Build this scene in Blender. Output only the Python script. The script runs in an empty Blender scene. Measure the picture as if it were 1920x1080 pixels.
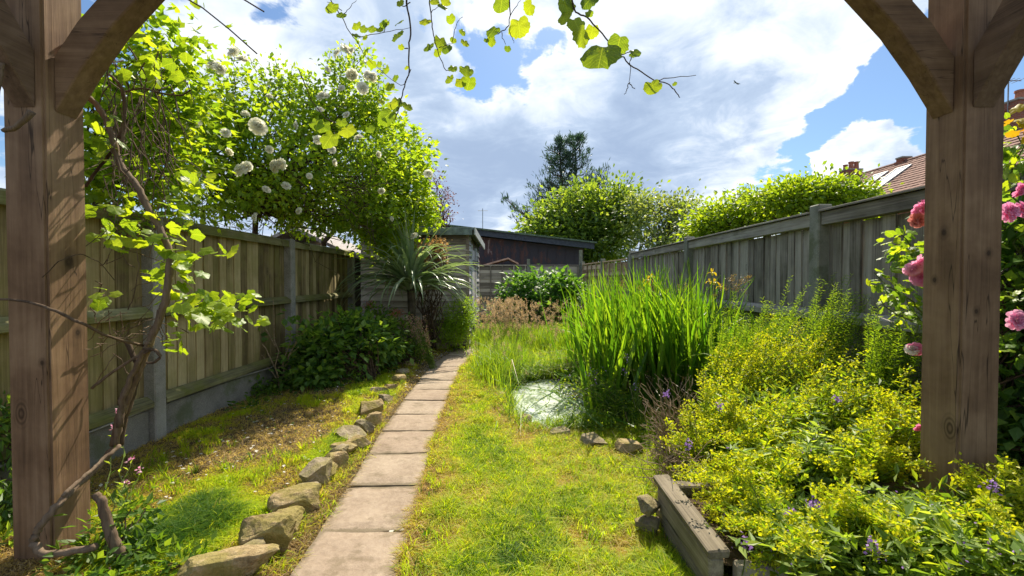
import bpy, math, random
import numpy as np
from mathutils import Vector, Matrix
R = np.random.default_rng(7); random.seed(7)
S = bpy.context.scene; COL = S.collection
rad = math.radians
# ------------------------------------------------------------------ camera
CAMZ = 1.3; PITCH = rad(1.07); F = 800.0
cd = bpy.data.cameras.new('camera'); cam = bpy.data.objects.new('camera', cd); COL.objects.link(cam)
cd.sensor_width = 36; cd.lens = 36*F/1920; cd.clip_start = .05; cd.clip_end = 3000
cam.location = (0, 0, CAMZ); cam.rotation_euler = (rad(90)-PITCH, 0, 0); S.camera = cam
def pd(x, y):
    a = (x-960)/F; b = (540-y)/F
    return np.array([a, math.cos(PITCH)+b*math.sin(PITCH), -math.sin(PITCH)+b*math.cos(PITCH)])
def px(x, y, Y):
    d = pd(x, y); s = Y/d[1]; return np.array([d[0]*s, Y, CAMZ+d[2]*s])
def gp(x, y, z=0.):
    d = pd(x, y); s = (z-CAMZ)/d[2]; return np.array([d[0]*s, d[1]*s, z])
# ------------------------------------------------------------------ world, sun, exposure
SUN_EL, SUN_AZ = rad(50), rad(13)       # azimuth from +Y towards +X
w = bpy.data.worlds.new('World'); S.world = w; w.use_nodes = True
nt = w.node_tree; NN = nt.nodes; LL = nt.links; NN.clear()
def nd(t, **k):
    n = NN.new(t)
    for a, b in k.items(): setattr(n, a, b)
    return n
def inp(s, v):
    if isinstance(v, bpy.types.NodeSocket): LL.new(v, s)
    else: s.default_value = v
def M(op, a, b=0., c=0., clamp=False):
    n = nd('ShaderNodeMath', operation=op, use_clamp=clamp); inp(n.inputs[0], a); inp(n.inputs[1], b); inp(n.inputs[2], c); return n.outputs[0]
def VM(op, a, b=(0, 0, 0)):
    n = nd('ShaderNodeVectorMath', operation=op); inp(n.inputs[0], a); inp(n.inputs[1], b)
    return n.outputs['Value'] if op == 'DOT_PRODUCT' else n.outputs[0]
def MR(v, a, b, c=0., d=1., smooth=True):
    n = nd('ShaderNodeMapRange'); n.interpolation_type = 'SMOOTHSTEP' if smooth else 'LINEAR'
    inp(n.inputs['Value'], v)
    for k, q in zip(('From Min', 'From Max', 'To Min', 'To Max'), (a, b, c, d)): n.inputs[k].default_value = q
    return n.outputs[0]
def MX(f, a, b):
    n = nd('ShaderNodeMix', data_type='RGBA'); inp(n.inputs['Factor'], f); inp(n.inputs['A'], a); inp(n.inputs['B'], b); return n.outputs['Result']
def ramp_(f, st):
    c = MX(MR(f, st[0][0], st[1][0], smooth=False), (*st[0][1], 1), (*st[1][1], 1))
    for a, b in zip(st[1:-1], st[2:]): c = MX(MR(f, a[0], b[0], smooth=False), c, (*b[1], 1))
    return c
sky = nd('ShaderNodeTexSky', sky_type='NISHITA'); sky.sun_disc = False
sky.sun_elevation = SUN_EL; sky.sun_rotation = SUN_AZ; sky.dust_density = .6; sky.ozone_density = 1.6; sky.air_density = 1.0
tc = nd('ShaderNodeTexCoord'); D = VM('NORMALIZE', tc.outputs['Generated'])
sp = nd('ShaderNodeSeparateXYZ'); LL.new(D, sp.inputs[0])
zz = M('ADD', M('ABSOLUTE', sp.outputs['Z']), .16)
cb = nd('ShaderNodeCombineXYZ'); inp(cb.inputs[0], M('DIVIDE', sp.outputs['X'], zz)); inp(cb.inputs[1], M('DIVIDE', sp.outputs['Y'], zz)); cb.inputs[2].default_value = .35
def NZ(vec, sc, det, rough=.55, dist=0.):
    n = nd('ShaderNodeTexNoise'); LL.new(vec, n.inputs['Vector']); n.inputs['Scale'].default_value = sc; n.inputs['Detail'].default_value = det
    n.inputs['Roughness'].default_value = rough; n.inputs['Distortion'].default_value = dist; return n.outputs['Fac']
n1 = NZ(cb.outputs[0], 1.5, 9, .60, .25); n2 = NZ(cb.outputs[0], .85, 7, .58, .3)
n3 = NZ(cb.outputs[0], 3.4, 10, .62, .5)
wn = nd('ShaderNodeTexNoise'); LL.new(D, wn.inputs['Vector']); wn.inputs['Scale'].default_value = 5.; wn.inputs['Detail'].default_value = 7
DW = VM('NORMALIZE', VM('ADD', D, VM('MULTIPLY', VM('SUBTRACT', wn.outputs['Color'], (.5, .5, .5)), (.42, .42, .30))))
def spots(lst):
    tot = None
    for x, y, r, k in lst:
        v = pd(x, y); v = v/np.linalg.norm(v)
        g = MR(VM('DOT_PRODUCT', DW, tuple(v)), math.cos(r/F), 1., 0., k)
        tot = g if tot is None else M('ADD', tot, g)
    return tot
def CT(v, k): return M('ADD', M('MULTIPLY', M('SUBTRACT', v, .5), k), .5)
gap = spots([(850, 75, 120, .30), (930, 95, 90, .22), (1030, 75, 90, .30), (1130, 85, 60, .2), (580, 40, 90, .25), (420, 250, 80, .15),
             (1470, 315, 90, .42), (1560, 260, 80, .40), (1640, 200, 75, .40), (1700, 150, 60, .36), (1900, 110, 90, .45), (1960, 240, 100, .3)])
fill = spots([(1000, 290, 620, .34), (1400, 120, 260, .22), (1640, 275, 90, .50), (1700, 290, 90, .4), (1600, 300, 60, .2), (560, 130, 200, .14), (1910, 170, 60, .4)])
whiten = spots([(560, 110, 170, .20), (900, 130, 110, .26), (1120, 150, 130, .30), (1020, 110, 120, .2), (1480, 110, 130, .16), (1570, 160, 130, .30), (1380, 330, 130, .22), (1640, 270, 110, .34), (960, 410, 90, .26), (450, 60, 170, .12), (1000, 20, 150, .12), (1280, 40, 120, .1)])
darken = spots([(860, 250, 190, .12), (1080, 250, 180, .14), (900, 350, 160, .16), (1180, 290, 190, .12), (1290, 150, 110, .12), (700, 200, 120, .06)])
cov = M('ADD', M('SUBTRACT', CT(M('ADD', M('MULTIPLY', n1, .6), M('MULTIPLY', n3, .4)), 2.5), gap), fill)
mask = MR(cov, .40, .54)
shade = M('ADD', M('SUBTRACT', CT(M('ADD', M('MULTIPLY', n2, .45), M('MULTIPLY', n3, .55)), 2.6), darken), whiten)
shade = M('ADD', shade, MR(cov, .75, .44, 0, .16))
br = MR(shade, .02, 1.22)
cloud = ramp_(br, [(0, (2.0, 2.6, 3.65)), (.35, (2.75, 3.4, 4.4)), (.62, (4.0, 4.5, 5.2)), (1, (5.9, 6.05, 6.2))])
skyc = VM('MULTIPLY', sky.outputs[0], (.50, .60, .68))
col = MX(mask, skyc, cloud)
bg = nd('ShaderNodeBackground'); inp(bg.inputs[0], col); bg.inputs[1].default_value = .078
wo = nd('ShaderNodeOutputWorld'); LL.new(bg.outputs[0], wo.inputs[0])
sl = bpy.data.lights.new('sun', 'SUN'); sl.energy = 3.4; sl.angle = rad(.55); sl.color = (1, .905, .74)
so = bpy.data.objects.new('sun', sl); COL.objects.link(so)
sd = Vector((math.sin(SUN_AZ)*math.cos(SUN_EL), math.cos(SUN_AZ)*math.cos(SUN_EL), math.sin(SUN_EL)))
so.rotation_euler = sd.to_track_quat('Z', 'Y').to_euler(); so.location = (3, 20, 20)
S.view_settings.view_transform = 'Standard'; S.view_settings.look = 'None'; S.view_settings.gamma = 1
S.view_settings.exposure = 1.42; S.view_settings.use_curve_mapping = False
S.render.engine = 'CYCLES'; S.cycles.max_bounces = 8; S.cycles.transparent_max_bounces = 8; S.cycles.transmission_bounces = 4

# ------------------------------------------------------------------ materials
def newmat(name):
    global NN, LL
    m = bpy.data.materials.new(name); m.use_nodes = True; NN = m.node_tree.nodes; LL = m.node_tree.links; NN.clear()
    return m
def ramp(f, stops):
    n = nd('ShaderNodeValToRGB'); inp(n.inputs[0], f); e = n.color_ramp.elements
    while len(e) < len(stops): e.new(.5)
    for i, (p, c) in enumerate(stops): e[i].position = p; e[i].color = (*c, 1)
    return n.outputs[0]
def finish(shader):
    o = nd('ShaderNodeOutputMaterial'); LL.new(shader, o.inputs[0])
def princ(colr, rough=.7, spec=.3, bump=None, bs=.3, bd=.01, metal=0.):
    p = nd('ShaderNodeBsdfPrincipled'); inp(p.inputs['Base Color'], colr); inp(p.inputs['Roughness'], rough)
    p.inputs['Specular IOR Level'].default_value = spec; p.inputs['Metallic'].default_value = metal
    if bump is not None:
        b = nd('ShaderNodeBump'); b.inputs['Strength'].default_value = bs; b.inputs['Distance'].default_value = bd
        LL.new(bump, b.inputs['Height']); LL.new(b.outputs[0], p.inputs['Normal'])
    return p.outputs[0]
def objvec(scale=(1, 1, 1), gen='Object'):
    t = nd('ShaderNodeTexCoord'); oi = nd('ShaderNodeObjectInfo')
    v = VM('ADD', t.outputs[gen], VM('MULTIPLY', (7.3, 3.1, 5.7), (1, 1, 1)) if False else (0, 0, 0))
    c = nd('ShaderNodeCombineXYZ')
    for i, k in enumerate((37., 53., 71.)): inp(c.inputs[i], M('MULTIPLY', oi.outputs['Random'], k))
    v = VM('ADD', t.outputs[gen], c.outputs[0])
    return VM('MULTIPLY', v, scale), oi.outputs['Random'], v
def wood(name, dark, mid, light, axis=2, rough=.8, moss=0., mosscol=(.10, .12, .03), knots=True, crack=.5, var=.35, fine=60., wg=(.42, .33, .30)):
    m = newmat(name)
    sc = [fine]*3; sc[axis] = 1.6
    v, rnd, base = objvec(tuple(sc))
    g = NZ(v, 1., 5, .65, .4)
    sc2 = [9.]*3; sc2[axis] = .8
    g2 = NZ(VM('MULTIPLY', base, tuple(sc2)), 1., 4, .6, .8)
    g3 = NZ(base, 3.1, 5, .6, .3)
    f = M('ADD', M('MULTIPLY', g, wg[0]), M('ADD', M('MULTIPLY', g2, wg[1]), M('MULTIPLY', g3, wg[2])))
    f = M('ADD', f, M('MULTIPLY', M('SUBTRACT', rnd, .5), var*.45))
    c = ramp(f, [(.36, dark), (.52, mid), (.68, light)])
    if crack:
        sc3 = [13.]*3; sc3[axis] = .55
        cr = NZ(VM('MULTIPLY', base, tuple(sc3)), 1., 3, .5, .2)
        ck = MR(M('ABSOLUTE', M('SUBTRACT', cr, .56)), .0, .006, 1, 0)
        c = MX(M('MULTIPLY', ck, crack), c, tuple(x*.3 for x in dark)+(1,))
    if knots:
        vr = nd('ShaderNodeTexVoronoi'); sk = [3.6]*3; sk[axis] = 1.9
        LL.new(VM('MULTIPLY', base, tuple(sk)), vr.inputs['Vector']); vr.inputs['Scale'].default_value = 1.
        kk = MR(vr.outputs['Distance'], .05, .17, 1, 0)
        rings = M('MULTIPLY', kk, M('ADD', .55, M('MULTIPLY', M('SINE', M('MULTIPLY', vr.outputs['Distance'], 150.)), .45)))
        c = MX(M('MULTIPLY', rings, .75), c, tuple(x*.45 for x in dark)+(1,))
    if name == 'pergola oak':
        for kx, ky, kz, kr in ((-2.07, -.005, 1.385, .055), (-2.07, .03, 1.05, .022), (-2.10, -.1, .93, .02), (2.07, -.1, 1.16, .02), (2.0, -.02, 1.52, .028), (2.12, -.1, 1.42, .022), (2.0, .02, 1.30, .02)):
            tk = nd('ShaderNodeTexCoord'); q = VM('MULTIPLY', VM('SUBTRACT', tk.outputs['Object'], (kx, ky, kz)), (1, 1, .72))
            ln = nd('ShaderNodeVectorMath', operation='LENGTH'); LL.new(q, ln.inputs[0]); dk = M('ADD', ln.outputs['Value'], M('MULTIPLY', M('SUBTRACT', g3, .5), kr*.6))
            kk = MR(dk, kr*.35, kr*1.15, 1, 0); rg = M('ADD', .75, M('MULTIPLY', M('SINE', M('MULTIPLY', dk, 3.0/kr*2.6)), .25))
            c = MX(M('MULTIPLY', M('MULTIPLY', kk, rg), .85), c, tuple(x*.35 for x in dark)+(1,))
    if moss:
        mm = M('MULTIPLY', MR(NZ(base, 2.3, 5, .65), .44, .62), moss)
        c = MX(mm, c, (*mosscol, 1))
    finish(princ(c, rough, .25, M('ADD', g, M('MULTIPLY', g2, .7)), .45, .006)); return m
def concrete(name, a, b, moss=.3):
    m = newmat(name); v, rnd, base = objvec((1, 1, 1))
    n = NZ(base, 160., 4, .7); n_ = NZ(base, 5., 6, .65)
    c = ramp(M('ADD', M('MULTIPLY', n, .55), M('MULTIPLY', n_, .45)), [(.38, a), (.60, b)])
    mm = M('MULTIPLY', MR(NZ(base, 3.4, 6, .65), .48, .62), moss)
    c = MX(mm, c, (.09, .11, .04, 1))
    finish(princ(c, .9, .2, n, .5, .004)); return m
def leafmat(name, c1, c2, c3=None, tr=.45, rough=.45, tcol=(2.6, 2.3, .7), spec=.35, veins=False):
    m = newmat(name)
    a = nd('ShaderNodeAttribute', attribute_name='rnd'); oi = nd('ShaderNodeObjectInfo')
    t = nd('ShaderNodeTexCoord')
    f = M('FRACT', M('ADD', a.outputs['Fac'], oi.outputs['Random']))
    c = ramp(f, [(0, c1), (.55, c2), (1, c3 or c2)])
    n = NZ(t.outputs['Object'], 30., 3)
    c = MX(M('MULTIPLY', MR(n, .4, .7), .25), c, tuple(x*.6 for x in c1)+(1,))
    if veins:
        se = nd('ShaderNodeSeparateXYZ'); LL.new(t.outputs['Object'], se.inputs[0]); ay = M('ABSOLUTE', se.outputs['Y'])
        ph = M('MULTIPLY', M('SUBTRACT', M('ADD', se.outputs['X'], M('MULTIPLY', n, .06)), M('MULTIPLY', ay, .75)), 24.)
        v1 = MR(M('ABSOLUTE', M('SINE', ph)), 0., .22, 1, 0); v2 = MR(ay, .004, .018, 1, 0)
        c = MX(M('MULTIPLY', M('MAXIMUM', v1, v2), .55), c, tuple(min(1, x*1.5+.03) for x in c3 or c2)+(1,))
        br_ = MR(NZ(t.outputs['Object'], 4.5, 5, .7), .62, .72); c = MX(M('MULTIPLY', br_, .45), c, (.22, .13, .03, 1))
    p = princ(c, rough, spec)
    tl = nd('ShaderNodeBsdfTranslucent'); inp(tl.inputs[0], VM('MULTIPLY', c, tcol))
    mx = nd('ShaderNodeMixShader'); mx.inputs[0].default_value = tr; LL.new(p, mx.inputs[1]); LL.new(tl.outputs[0], mx.inputs[2])
    finish(mx.outputs[0]); return m
def plain(name, c, rough=.6, spec=.3, vary=.25, sc=12., metal=0., bs=.3):
    m = newmat(name); v, rnd, base = objvec((1, 1, 1)); n = NZ(base, sc, 6, .6)
    cc = MX(MR(n, .3, .7), tuple(x*(1-vary) for x in c)+(1,), tuple(min(1, x*(1+vary)) for x in c)+(1,))
    finish(princ(cc, rough, spec, n, bs, .01, metal)); return m

m_post = wood('pergola oak', (.062, .034, .018), (.20, .118, .066), (.34, .22, .13), 2, .75, fine=38, var=.1, wg=(.30, .25, .48), crack=.8)
m_posth = wood('pergola oak brace', (.062, .034, .018), (.19, .112, .062), (.32, .205, .12), 0, .75, fine=38, var=.1, wg=(.30, .25, .48), knots=False)
m_postd = wood('pergola oak beam', (.055, .034, .021), (.16, .10, .064), (.28, .19, .13), 1, .75, fine=38, var=.1, wg=(.30, .25, .48), knots=False)
m_lf = wood('left fence board', (.10, .072, .032), (.28, .215, .10), (.46, .37, .20), 2, .85, moss=.4, mosscol=(.19, .18, .04), fine=80, var=.7)
m_lfr = wood('left fence rail', (0.064, 0.058, 0.032), (0.192, 0.176, 0.083), (0.320, 0.304, 0.160), 1, .85, moss=.65, mosscol=(.12, .13, .02), fine=80)
m_rf = wood('right fence board', (.10, .085, .070), (.27, .24, .205), (.43, .39, .34), 2, .9, moss=.08, fine=80, crack=.4, var=.35)
m_rfr = wood('right fence cap', (.10, .088, .074), (.26, .235, .205), (.45, .42, .37), 1, .9, moss=.15, mosscol=(.17, .16, .09), fine=80)
m_lap = wood('lap fence wood', (.22, .14, .08), (.44, .31, .19), (.60, .46, .31), 0, .85, fine=60, var=.9)
m_lapx = wood('back fence wood', (0.140, 0.119, 0.091), (0.294, 0.252, 0.196), (0.448, 0.392, 0.308), 0, .85, fine=60, var=.9)
m_shed = wood('shed board', (.13, .10, .082), (.29, .245, .205), (.44, .39, .34), 0, .85, fine=60, var=.9)
m_sheds = wood('shed side board', (0.135, 0.128, 0.120), (0.315, 0.300, 0.300), (0.510, 0.495, 0.495), 1, .85, fine=60, var=.9)
m_felt = plain('roof felt', (.16, .20, .20), .9, .2, .35, 9)
m_conc = concrete('post concrete', (.17, .16, .14), (.36, .34, .31), .3)
m_gravel = concrete('gravel board concrete', (.13, .12, .10), (.27, .25, .22), .6)
m_sleeper = wood('sleeper wood', (.06, .048, .033), (.20, .165, .115), (.36, .31, .23), 1, .85, fine=70, crack=.9, moss=.35, mosscol=(.10, .085, .05))
m_bark = wood('vine bark', (.035, .022, .014), (.12, .080, .052), (.22, .16, .11), 2, .9, knots=False, fine=60)
m_twig = plain('twig', (.075, .05, .032), .85, .2, .4, 40)
m_drytwig = plain('dry twig', (.26, .19, .12), .85, .2, .4, 40)
m_stem = plain('green stem', (.10, .14, .03), .6, .3, .3, 40)
m_trunk = plain('tree bark', (.06, .048, .036), .9, .2, .4, 10)
L_vine = leafmat('vine leaf', (.10, .18, .02), (.18, .27, .022), (.28, .36, .03), .5, veins=True)
L_under = leafmat('undergrowth leaf', (.08, .15, .02), (.15, .24, .025), (.27, .33, .035), .5)
L_vinej = leafmat('vine leaf far', (.10, .19, .02), (.18, .28, .024), (.27, .35, .028), .55)
L_hang = leafmat('hanging vine leaf', (.08, .15, .02), (.17, .25, .022), (.25, .32, .025), .52, veins=True)
L_rose = leafmat('climbing rose leaf', (.10, .18, .025), (.18, .29, .032), (.31, .40, .04), .56)
L_lime = leafmat('lime maple leaf', (.13, .23, .02), (.20, .30, .022), (.26, .34, .025), .58)
L_dark = leafmat('dark shrub leaf', (.05, .115, .028), (.11, .21, .045), (.22, .33, .06), .48)
L_mid = leafmat('mid green leaf', (.045, .11, .018), (.09, .17, .022), (.15, .23, .03), .48)
L_back = leafmat('back bush leaf', (.045, .12, .028), (.075, .18, .04), (.13, .25, .05), .42)
L_tree = leafmat('far tree leaf', (.07, .13, .04), (.13, .21, .045), (.22, .30, .04), .5)
L_loose = leafmat('loose tree leaf', (.10, .15, .07), (.16, .22, .09), (.24, .30, .12), .45)
L_hedge = leafmat('hedge leaf', (.10, .18, .02), (.17, .26, .022), (.24, .31, .025), .55)
L_pine = leafmat('pine needle', (.03, .065, .05), (.05, .095, .07), (.07, .12, .085), .3, tcol=(1.5, 1.6, 1.))
L_purple = leafmat('purple leaf', (.05, .022, .028), (.10, .05, .05), (.16, .11, .07), .4, tcol=(2.2, 1.4, 1.2))
L_rust = leafmat('dry hydrangea', (.22, .13, .055), (.34, .22, .10), (.46, .33, .17), .4, tcol=(1.6, 1.4, .9))
L_cord = leafmat('cordyline blade', (.12, .18, .10), (.19, .26, .16), (.30, .36, .25), .3, .35, spec=.5, tcol=(2., 2.1, .9))
L_iris = leafmat('iris blade', (.055, .13, .016), (.11, .21, .02), (.22, .30, .035), .54, .38, tcol=(2.2, 2.3, .5))
L_gold = leafmat('golden plant leaf', (.16, .26, .022), (.31, .38, .025), (.48, .48, .03), .56, tcol=(1.8, 1.9, .5))
L_goldf = leafmat('golden flower', (.42, .45, .022), (.52, .54, .03), (.58, .56, .04), .5, tcol=(1.5, 1.45, .4))
L_sage = leafmat('sage leaf', (.13, .22, .045), (.22, .32, .065), (.32, .40, .11), .48, .5)
L_feath = leafmat('feathery leaf', (.11, .21, .022), (.18, .30, .025), (.28, .39, .035), .54)
L_tuft = leafmat('meadow grass', (.08, .17, .02), (.15, .26, .025), (.24, .32, .04), .52)
L_tan = leafmat('seed head', (.34, .26, .16), (.48, .37, .25), (.58, .48, .36), .4, tcol=(1.5, 1.3, .9))
P_white = leafmat('white petal', (.78, .76, .66), (.86, .84, .76), (.88, .87, .82), .5, tcol=(1.1, 1.1, 1.0))
P_pink = leafmat('pink petal', (.78, .32, .52), (.84, .42, .62), (.88, .58, .72), .38, tcol=(1.3, 1.0, 1.1))
P_peach = leafmat('peach petal', (.70, .30, .25), (.75, .38, .32), (.78, .42, .36), .38, tcol=(1.2, 1.0, 1.0))
P_purple = leafmat('purple petal', (.28, .14, .48), (.38, .22, .60), (.5, .34, .65), .35, tcol=(1.2, 1.1, 1.2))
P_yel = leafmat('yellow petal', (.65, .50, .02), (.75, .60, .03), (.8, .62, .04), .4, tcol=(1.2, 1.1, .5))
P_red = leafmat('coral flower', (.45, .10, .07), (.60, .18, .12), (.6, .25, .16), .35, tcol=(1.2, 1., 1.))

# ------------------------------------------------------------------ mesh helpers
def setup(o, name, mat, parent, loc=None):
    COL.objects.link(o)
    if parent is not None: o.parent = parent
    if loc is not None: o.location = loc
    return o
def fast(name, V, Fq, mat, parent=None, rnd=None, smooth=False, loc=None):
    V = np.asarray(V, dtype=np.float32); Fq = np.asarray(Fq, dtype=np.int32)
    me = bpy.data.meshes.new(name); k = Fq.shape[1]; nf = len(Fq)
    me.vertices.add(len(V)); me.vertices.foreach_set('co', V.ravel())
    me.loops.add(nf*k); me.loops.foreach_set('vertex_index', Fq.ravel())
    me.polygons.add(nf); me.polygons.foreach_set('loop_start', np.arange(nf, dtype=np.int32)*k)
    me.polygons.foreach_set('use_smooth', np.full(nf, smooth))
    me.update(calc_edges=True)
    if rnd is not None:
        at = me.attributes.new('rnd', 'FLOAT', 'POINT'); at.data.foreach_set('value', np.asarray(rnd, dtype=np.float32))
    if mat: me.materials.append(mat)
    return setup(bpy.data.objects.new(name, me), name, mat, parent, loc)
class MB:
    def __init__(s): s.V = []; s.F = []
    def add(s, V, Fc):
        o = len(s.V); s.V += [tuple(v) for v in V]; s.F += [tuple(i+o for i in f) for f in Fc]
    def box(s, x0, x1, y0, y1, z0, z1):
        s.add([(x0, y0, z0), (x1, y0, z0), (x1, y1, z0), (x0, y1, z0), (x0, y0, z1), (x1, y0, z1), (x1, y1, z1), (x0, y1, z1)],
              [(0, 3, 2, 1), (4, 5, 6, 7), (0, 1, 5, 4), (1, 2, 6, 5), (2, 3, 7, 6), (3, 0, 4, 7)])
    def tube(s, pts, r, n=6, cap=True):
        pts = [Vector(p) for p in pts]; k = len(pts)
        if not hasattr(r, '__len__'): r = [r]*k
        o = len(s.V); ref = Vector((.3, .2, 1)).normalized()
        for i, p in enumerate(pts):
            t = (pts[min(i+1, k-1)]-pts[max(i-1, 0)])
            t = t.normalized() if t.length > 1e-9 else Vector((0, 0, 1))
            a = t.cross(ref)
            if a.length < .05: a = t.cross(Vector((1, 0, 0)))
            a.normalize(); b = t.cross(a)
            for j in range(n):
                q = 2*math.pi*j/n; s.V.append(tuple(p+(a*math.cos(q)+b*math.sin(q))*r[i]))
        for i in range(k-1):
            for j in range(n):
                s.F.append((o+i*n+j, o+i*n+(j+1) % n, o+(i+1)*n+(j+1) % n, o+(i+1)*n+j))
        if cap: s.F.append(tuple(o+j for j in range(n))[::-1]); s.F.append(tuple(o+(k-1)*n+j for j in range(n)))
    def prism(s, pts, d, axis=1, off=0.):     # pts 2D closed outline, extruded along axis from off to off+d
        n = len(pts)
        def mk(p, q):
            c = list(p); c.insert(axis, q); return tuple(c)
        V = [mk(p, off) for p in pts]+[mk(p, off+d) for p in pts]
        s.add(V, [tuple(range(n)), tuple(range(2*n-1, n-1, -1))]+[(i, i+n, (i+1) % n+n, (i+1) % n) for i in range(n)])
    def mesh(s, name, mat, smooth=False, bevel=0., seg=1):
        me = bpy.data.meshes.new(name); me.from_pydata(s.V, [], s.F)
        import bmesh
        bm = bmesh.new(); bm.from_mesh(me)
        bmesh.ops.recalc_face_normals(bm, faces=bm.faces)
        if bevel: bmesh.ops.bevel(bm, geom=list(bm.edges), offset=bevel, segments=seg, affect='EDGES', clamp_overlap=True)
        bm.to_mesh(me); bm.free()
        if smooth: me.polygons.foreach_set('use_smooth', [True]*len(me.polygons))
        if mat: me.materials.append(mat)
        return me
    def build(s, name, mat, parent=None, loc=None, smooth=False, bevel=0., seg=1):
        return setup(bpy.data.objects.new(name, s.mesh(name, mat, smooth, bevel, seg)), name, mat, parent, loc)
def inst(name, me, parent=None, loc=(0, 0, 0), rot=(0, 0, 0), sc=1.):
    o = bpy.data.objects.new(name, me); COL.objects.link(o)
    if parent is not None: o.parent = parent
    o.location = loc; o.rotation_euler = rot; o.scale = (sc, sc, sc) if not hasattr(sc, '__len__') else sc
    return o
def tag(o, label=None, cat=None, group=None, kind=None):
    if label: o['label'] = label
    if cat: o['category'] = cat
    if group: o['group'] = group
    if kind: o['kind'] = kind
    return o
def thing(name, loc, label, cat, group=None, rz=0.):
    o = bpy.data.objects.new(name, None); o.empty_display_size = .1; COL.objects.link(o); o.location = tuple(loc); o.rotation_euler = (0, 0, rz)
    return tag(o, label, cat, group)
# value noise
def vnoise(x, y, seed=0):
    xi = np.floor(x).astype(np.int64); yi = np.floor(y).astype(np.int64); fx = x-xi; fy = y-yi
    fx = fx*fx*(3-2*fx); fy = fy*fy*(3-2*fy)
    def h(a, b):
        q = (a*374761393+b*668265263+seed*974634777) & 0xffffffff
        q = ((q ^ (q >> 13))*1274126177) & 0xffffffff
        return ((q ^ (q >> 16)) & 0xffff)/65535.
    return (h(xi, yi)*(1-fx)+h(xi+1, yi)*fx)*(1-fy)+(h(xi, yi+1)*(1-fx)+h(xi+1, yi+1)*fx)*fy
def fbm(x, y, seed=0, o=4):
    t = 0; a = .5
    for i in range(o): t = t+a*vnoise(x*2**i, y*2**i, seed+i*17); a *= .5
    return t/(1-.5**o)
def nrm(v): return v/np.maximum(np.linalg.norm(v, axis=-1, keepdims=True), 1e-9)
T_LEAF = (np.array([[0, 0, 0], [.45, -.5, .03], [.5, 0, -.08], [.42, .5, .03], [1, 0, -.12]]), np.array([[0, 1, 4, 2], [0, 2, 4, 3]]))
T_QUAD = (np.array([[0, 0, 0], [.5, -.5, .0], [1, 0, -.1], [.5, .5, 0]]), np.array([[0, 1, 2, 3]]))
# three-lobed leaf (maple / vine like) in two quads pairs
T_LOBE = (np.array([[0, 0, 0], [.1, -.42, .02], [.52, -.55, -.05], [.5, -.2, .0], [1, 0, -.12], [.5, .2, .0], [.52, .55, -.05], [.1, .42, .02], [.35, 0, -.04]]),
          np.array([[0, 1, 2, 8], [8, 2, 3, 8], [8, 3, 4, 5], [8, 5, 6, 8], [0, 8, 6, 7]]))
T_LOBE = (T_LOBE[0], np.array([[0, 1, 2, 8], [8, 2, 3, 4], [8, 4, 5, 6], [0, 8, 6, 7]]))
def leaves(name, P, A, L, asp, mat, parent=None, tmpl=T_LEAF, flat=.6, rnd=None, origin=(0, 0, 0)):
    P = np.asarray(P, float)-np.asarray(origin); n = len(P); A = nrm(np.asarray(A, float))
    U = R.normal(size=(n, 3))*(1-flat)+np.array([0, 0, flat*1.4])
    s = nrm(np.cross(A, U)); N = np.cross(s, A)
    t, fq = tmpl; L = np.broadcast_to(np.asarray(L, float), (n,))[:, None, None]; asp = np.broadcast_to(np.asarray(asp, float), (n,))[:, None, None]
    V = P[:, None]+L*(t[None, :, 0:1]*A[:, None]+asp*t[None, :, 1:2]*s[:, None]+t[None, :, 2:3]*N[:, None])
    m = len(t); Fq = fq[None]+np.arange(n)[:, None, None]*m
    r = R.random(n) if rnd is None else rnd
    return fast(name, V.reshape(-1, 3), Fq.reshape(-1, fq.shape[1]), mat, parent, np.repeat(r, m))
def sphere_pts(n, c, r, lo=.5):
    d = nrm(R.normal(size=(n, 3))); q = (lo**3+(1-lo**3)*R.random(n))**(1/3)
    return np.asarray(c)+d*q[:, None]*np.asarray(r), d
def cluster(blobs, nsub, nl, spread, lo=.5, upb=.25):
    """blobs: (centre, radii, weight) -> leaf points and axes, sub-clump centres"""
    Ps = []; As = []; Cs = []
    wt = np.array([b[2] for b in blobs], float); wt /= wt.sum()
    for (c, r, _), k in zip(blobs, wt):
        m = max(2, int(nsub*k)); C, d = sphere_pts(m, c, r, lo); q = np.where(R.random(m) < .16, R.uniform(1.05, 1.28, m), 1.)[:, None]; C = np.asarray(c)+(C-np.asarray(c))*q; Cs.append(C)
        off = R.normal(size=(m, nl, 3))*spread*(.6+.8*R.random((m, 1, 1))); off[..., 2] *= .7
        Ps.append((C[:, None]+off).reshape(-1, 3))
        As.append((nrm(off)*.8+d[:, None]*.5+R.normal(size=(m, nl, 3))*.5+np.array([0, 0, -.15+upb*.5])).reshape(-1, 3))
    return np.concatenate(Ps), np.concatenate(As), np.concatenate(Cs)
def curve(a, b, n=6, sag=0., jit=0.):
    a = np.asarray(a, float); b = np.asarray(b, float); t = np.linspace(0, 1, n)[:, None]
    p = a*(1-t)+b*t; L = np.linalg.norm(b-a)
    p = p+np.sin(t*math.pi)*np.array([0, 0, -sag]); q = R.normal(size=(n, 3))*jit*L; q[0] = 0; q[-1] = 0
    return p+q
def branches(mb, base, targets, r0, r1=.003, jit=.05, n=6, sides=5, bow=.0):
    for t in targets: mb.tube(curve(base, t, n, -bow, jit), list(np.linspace(r0, r1, n)), sides, False)

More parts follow.
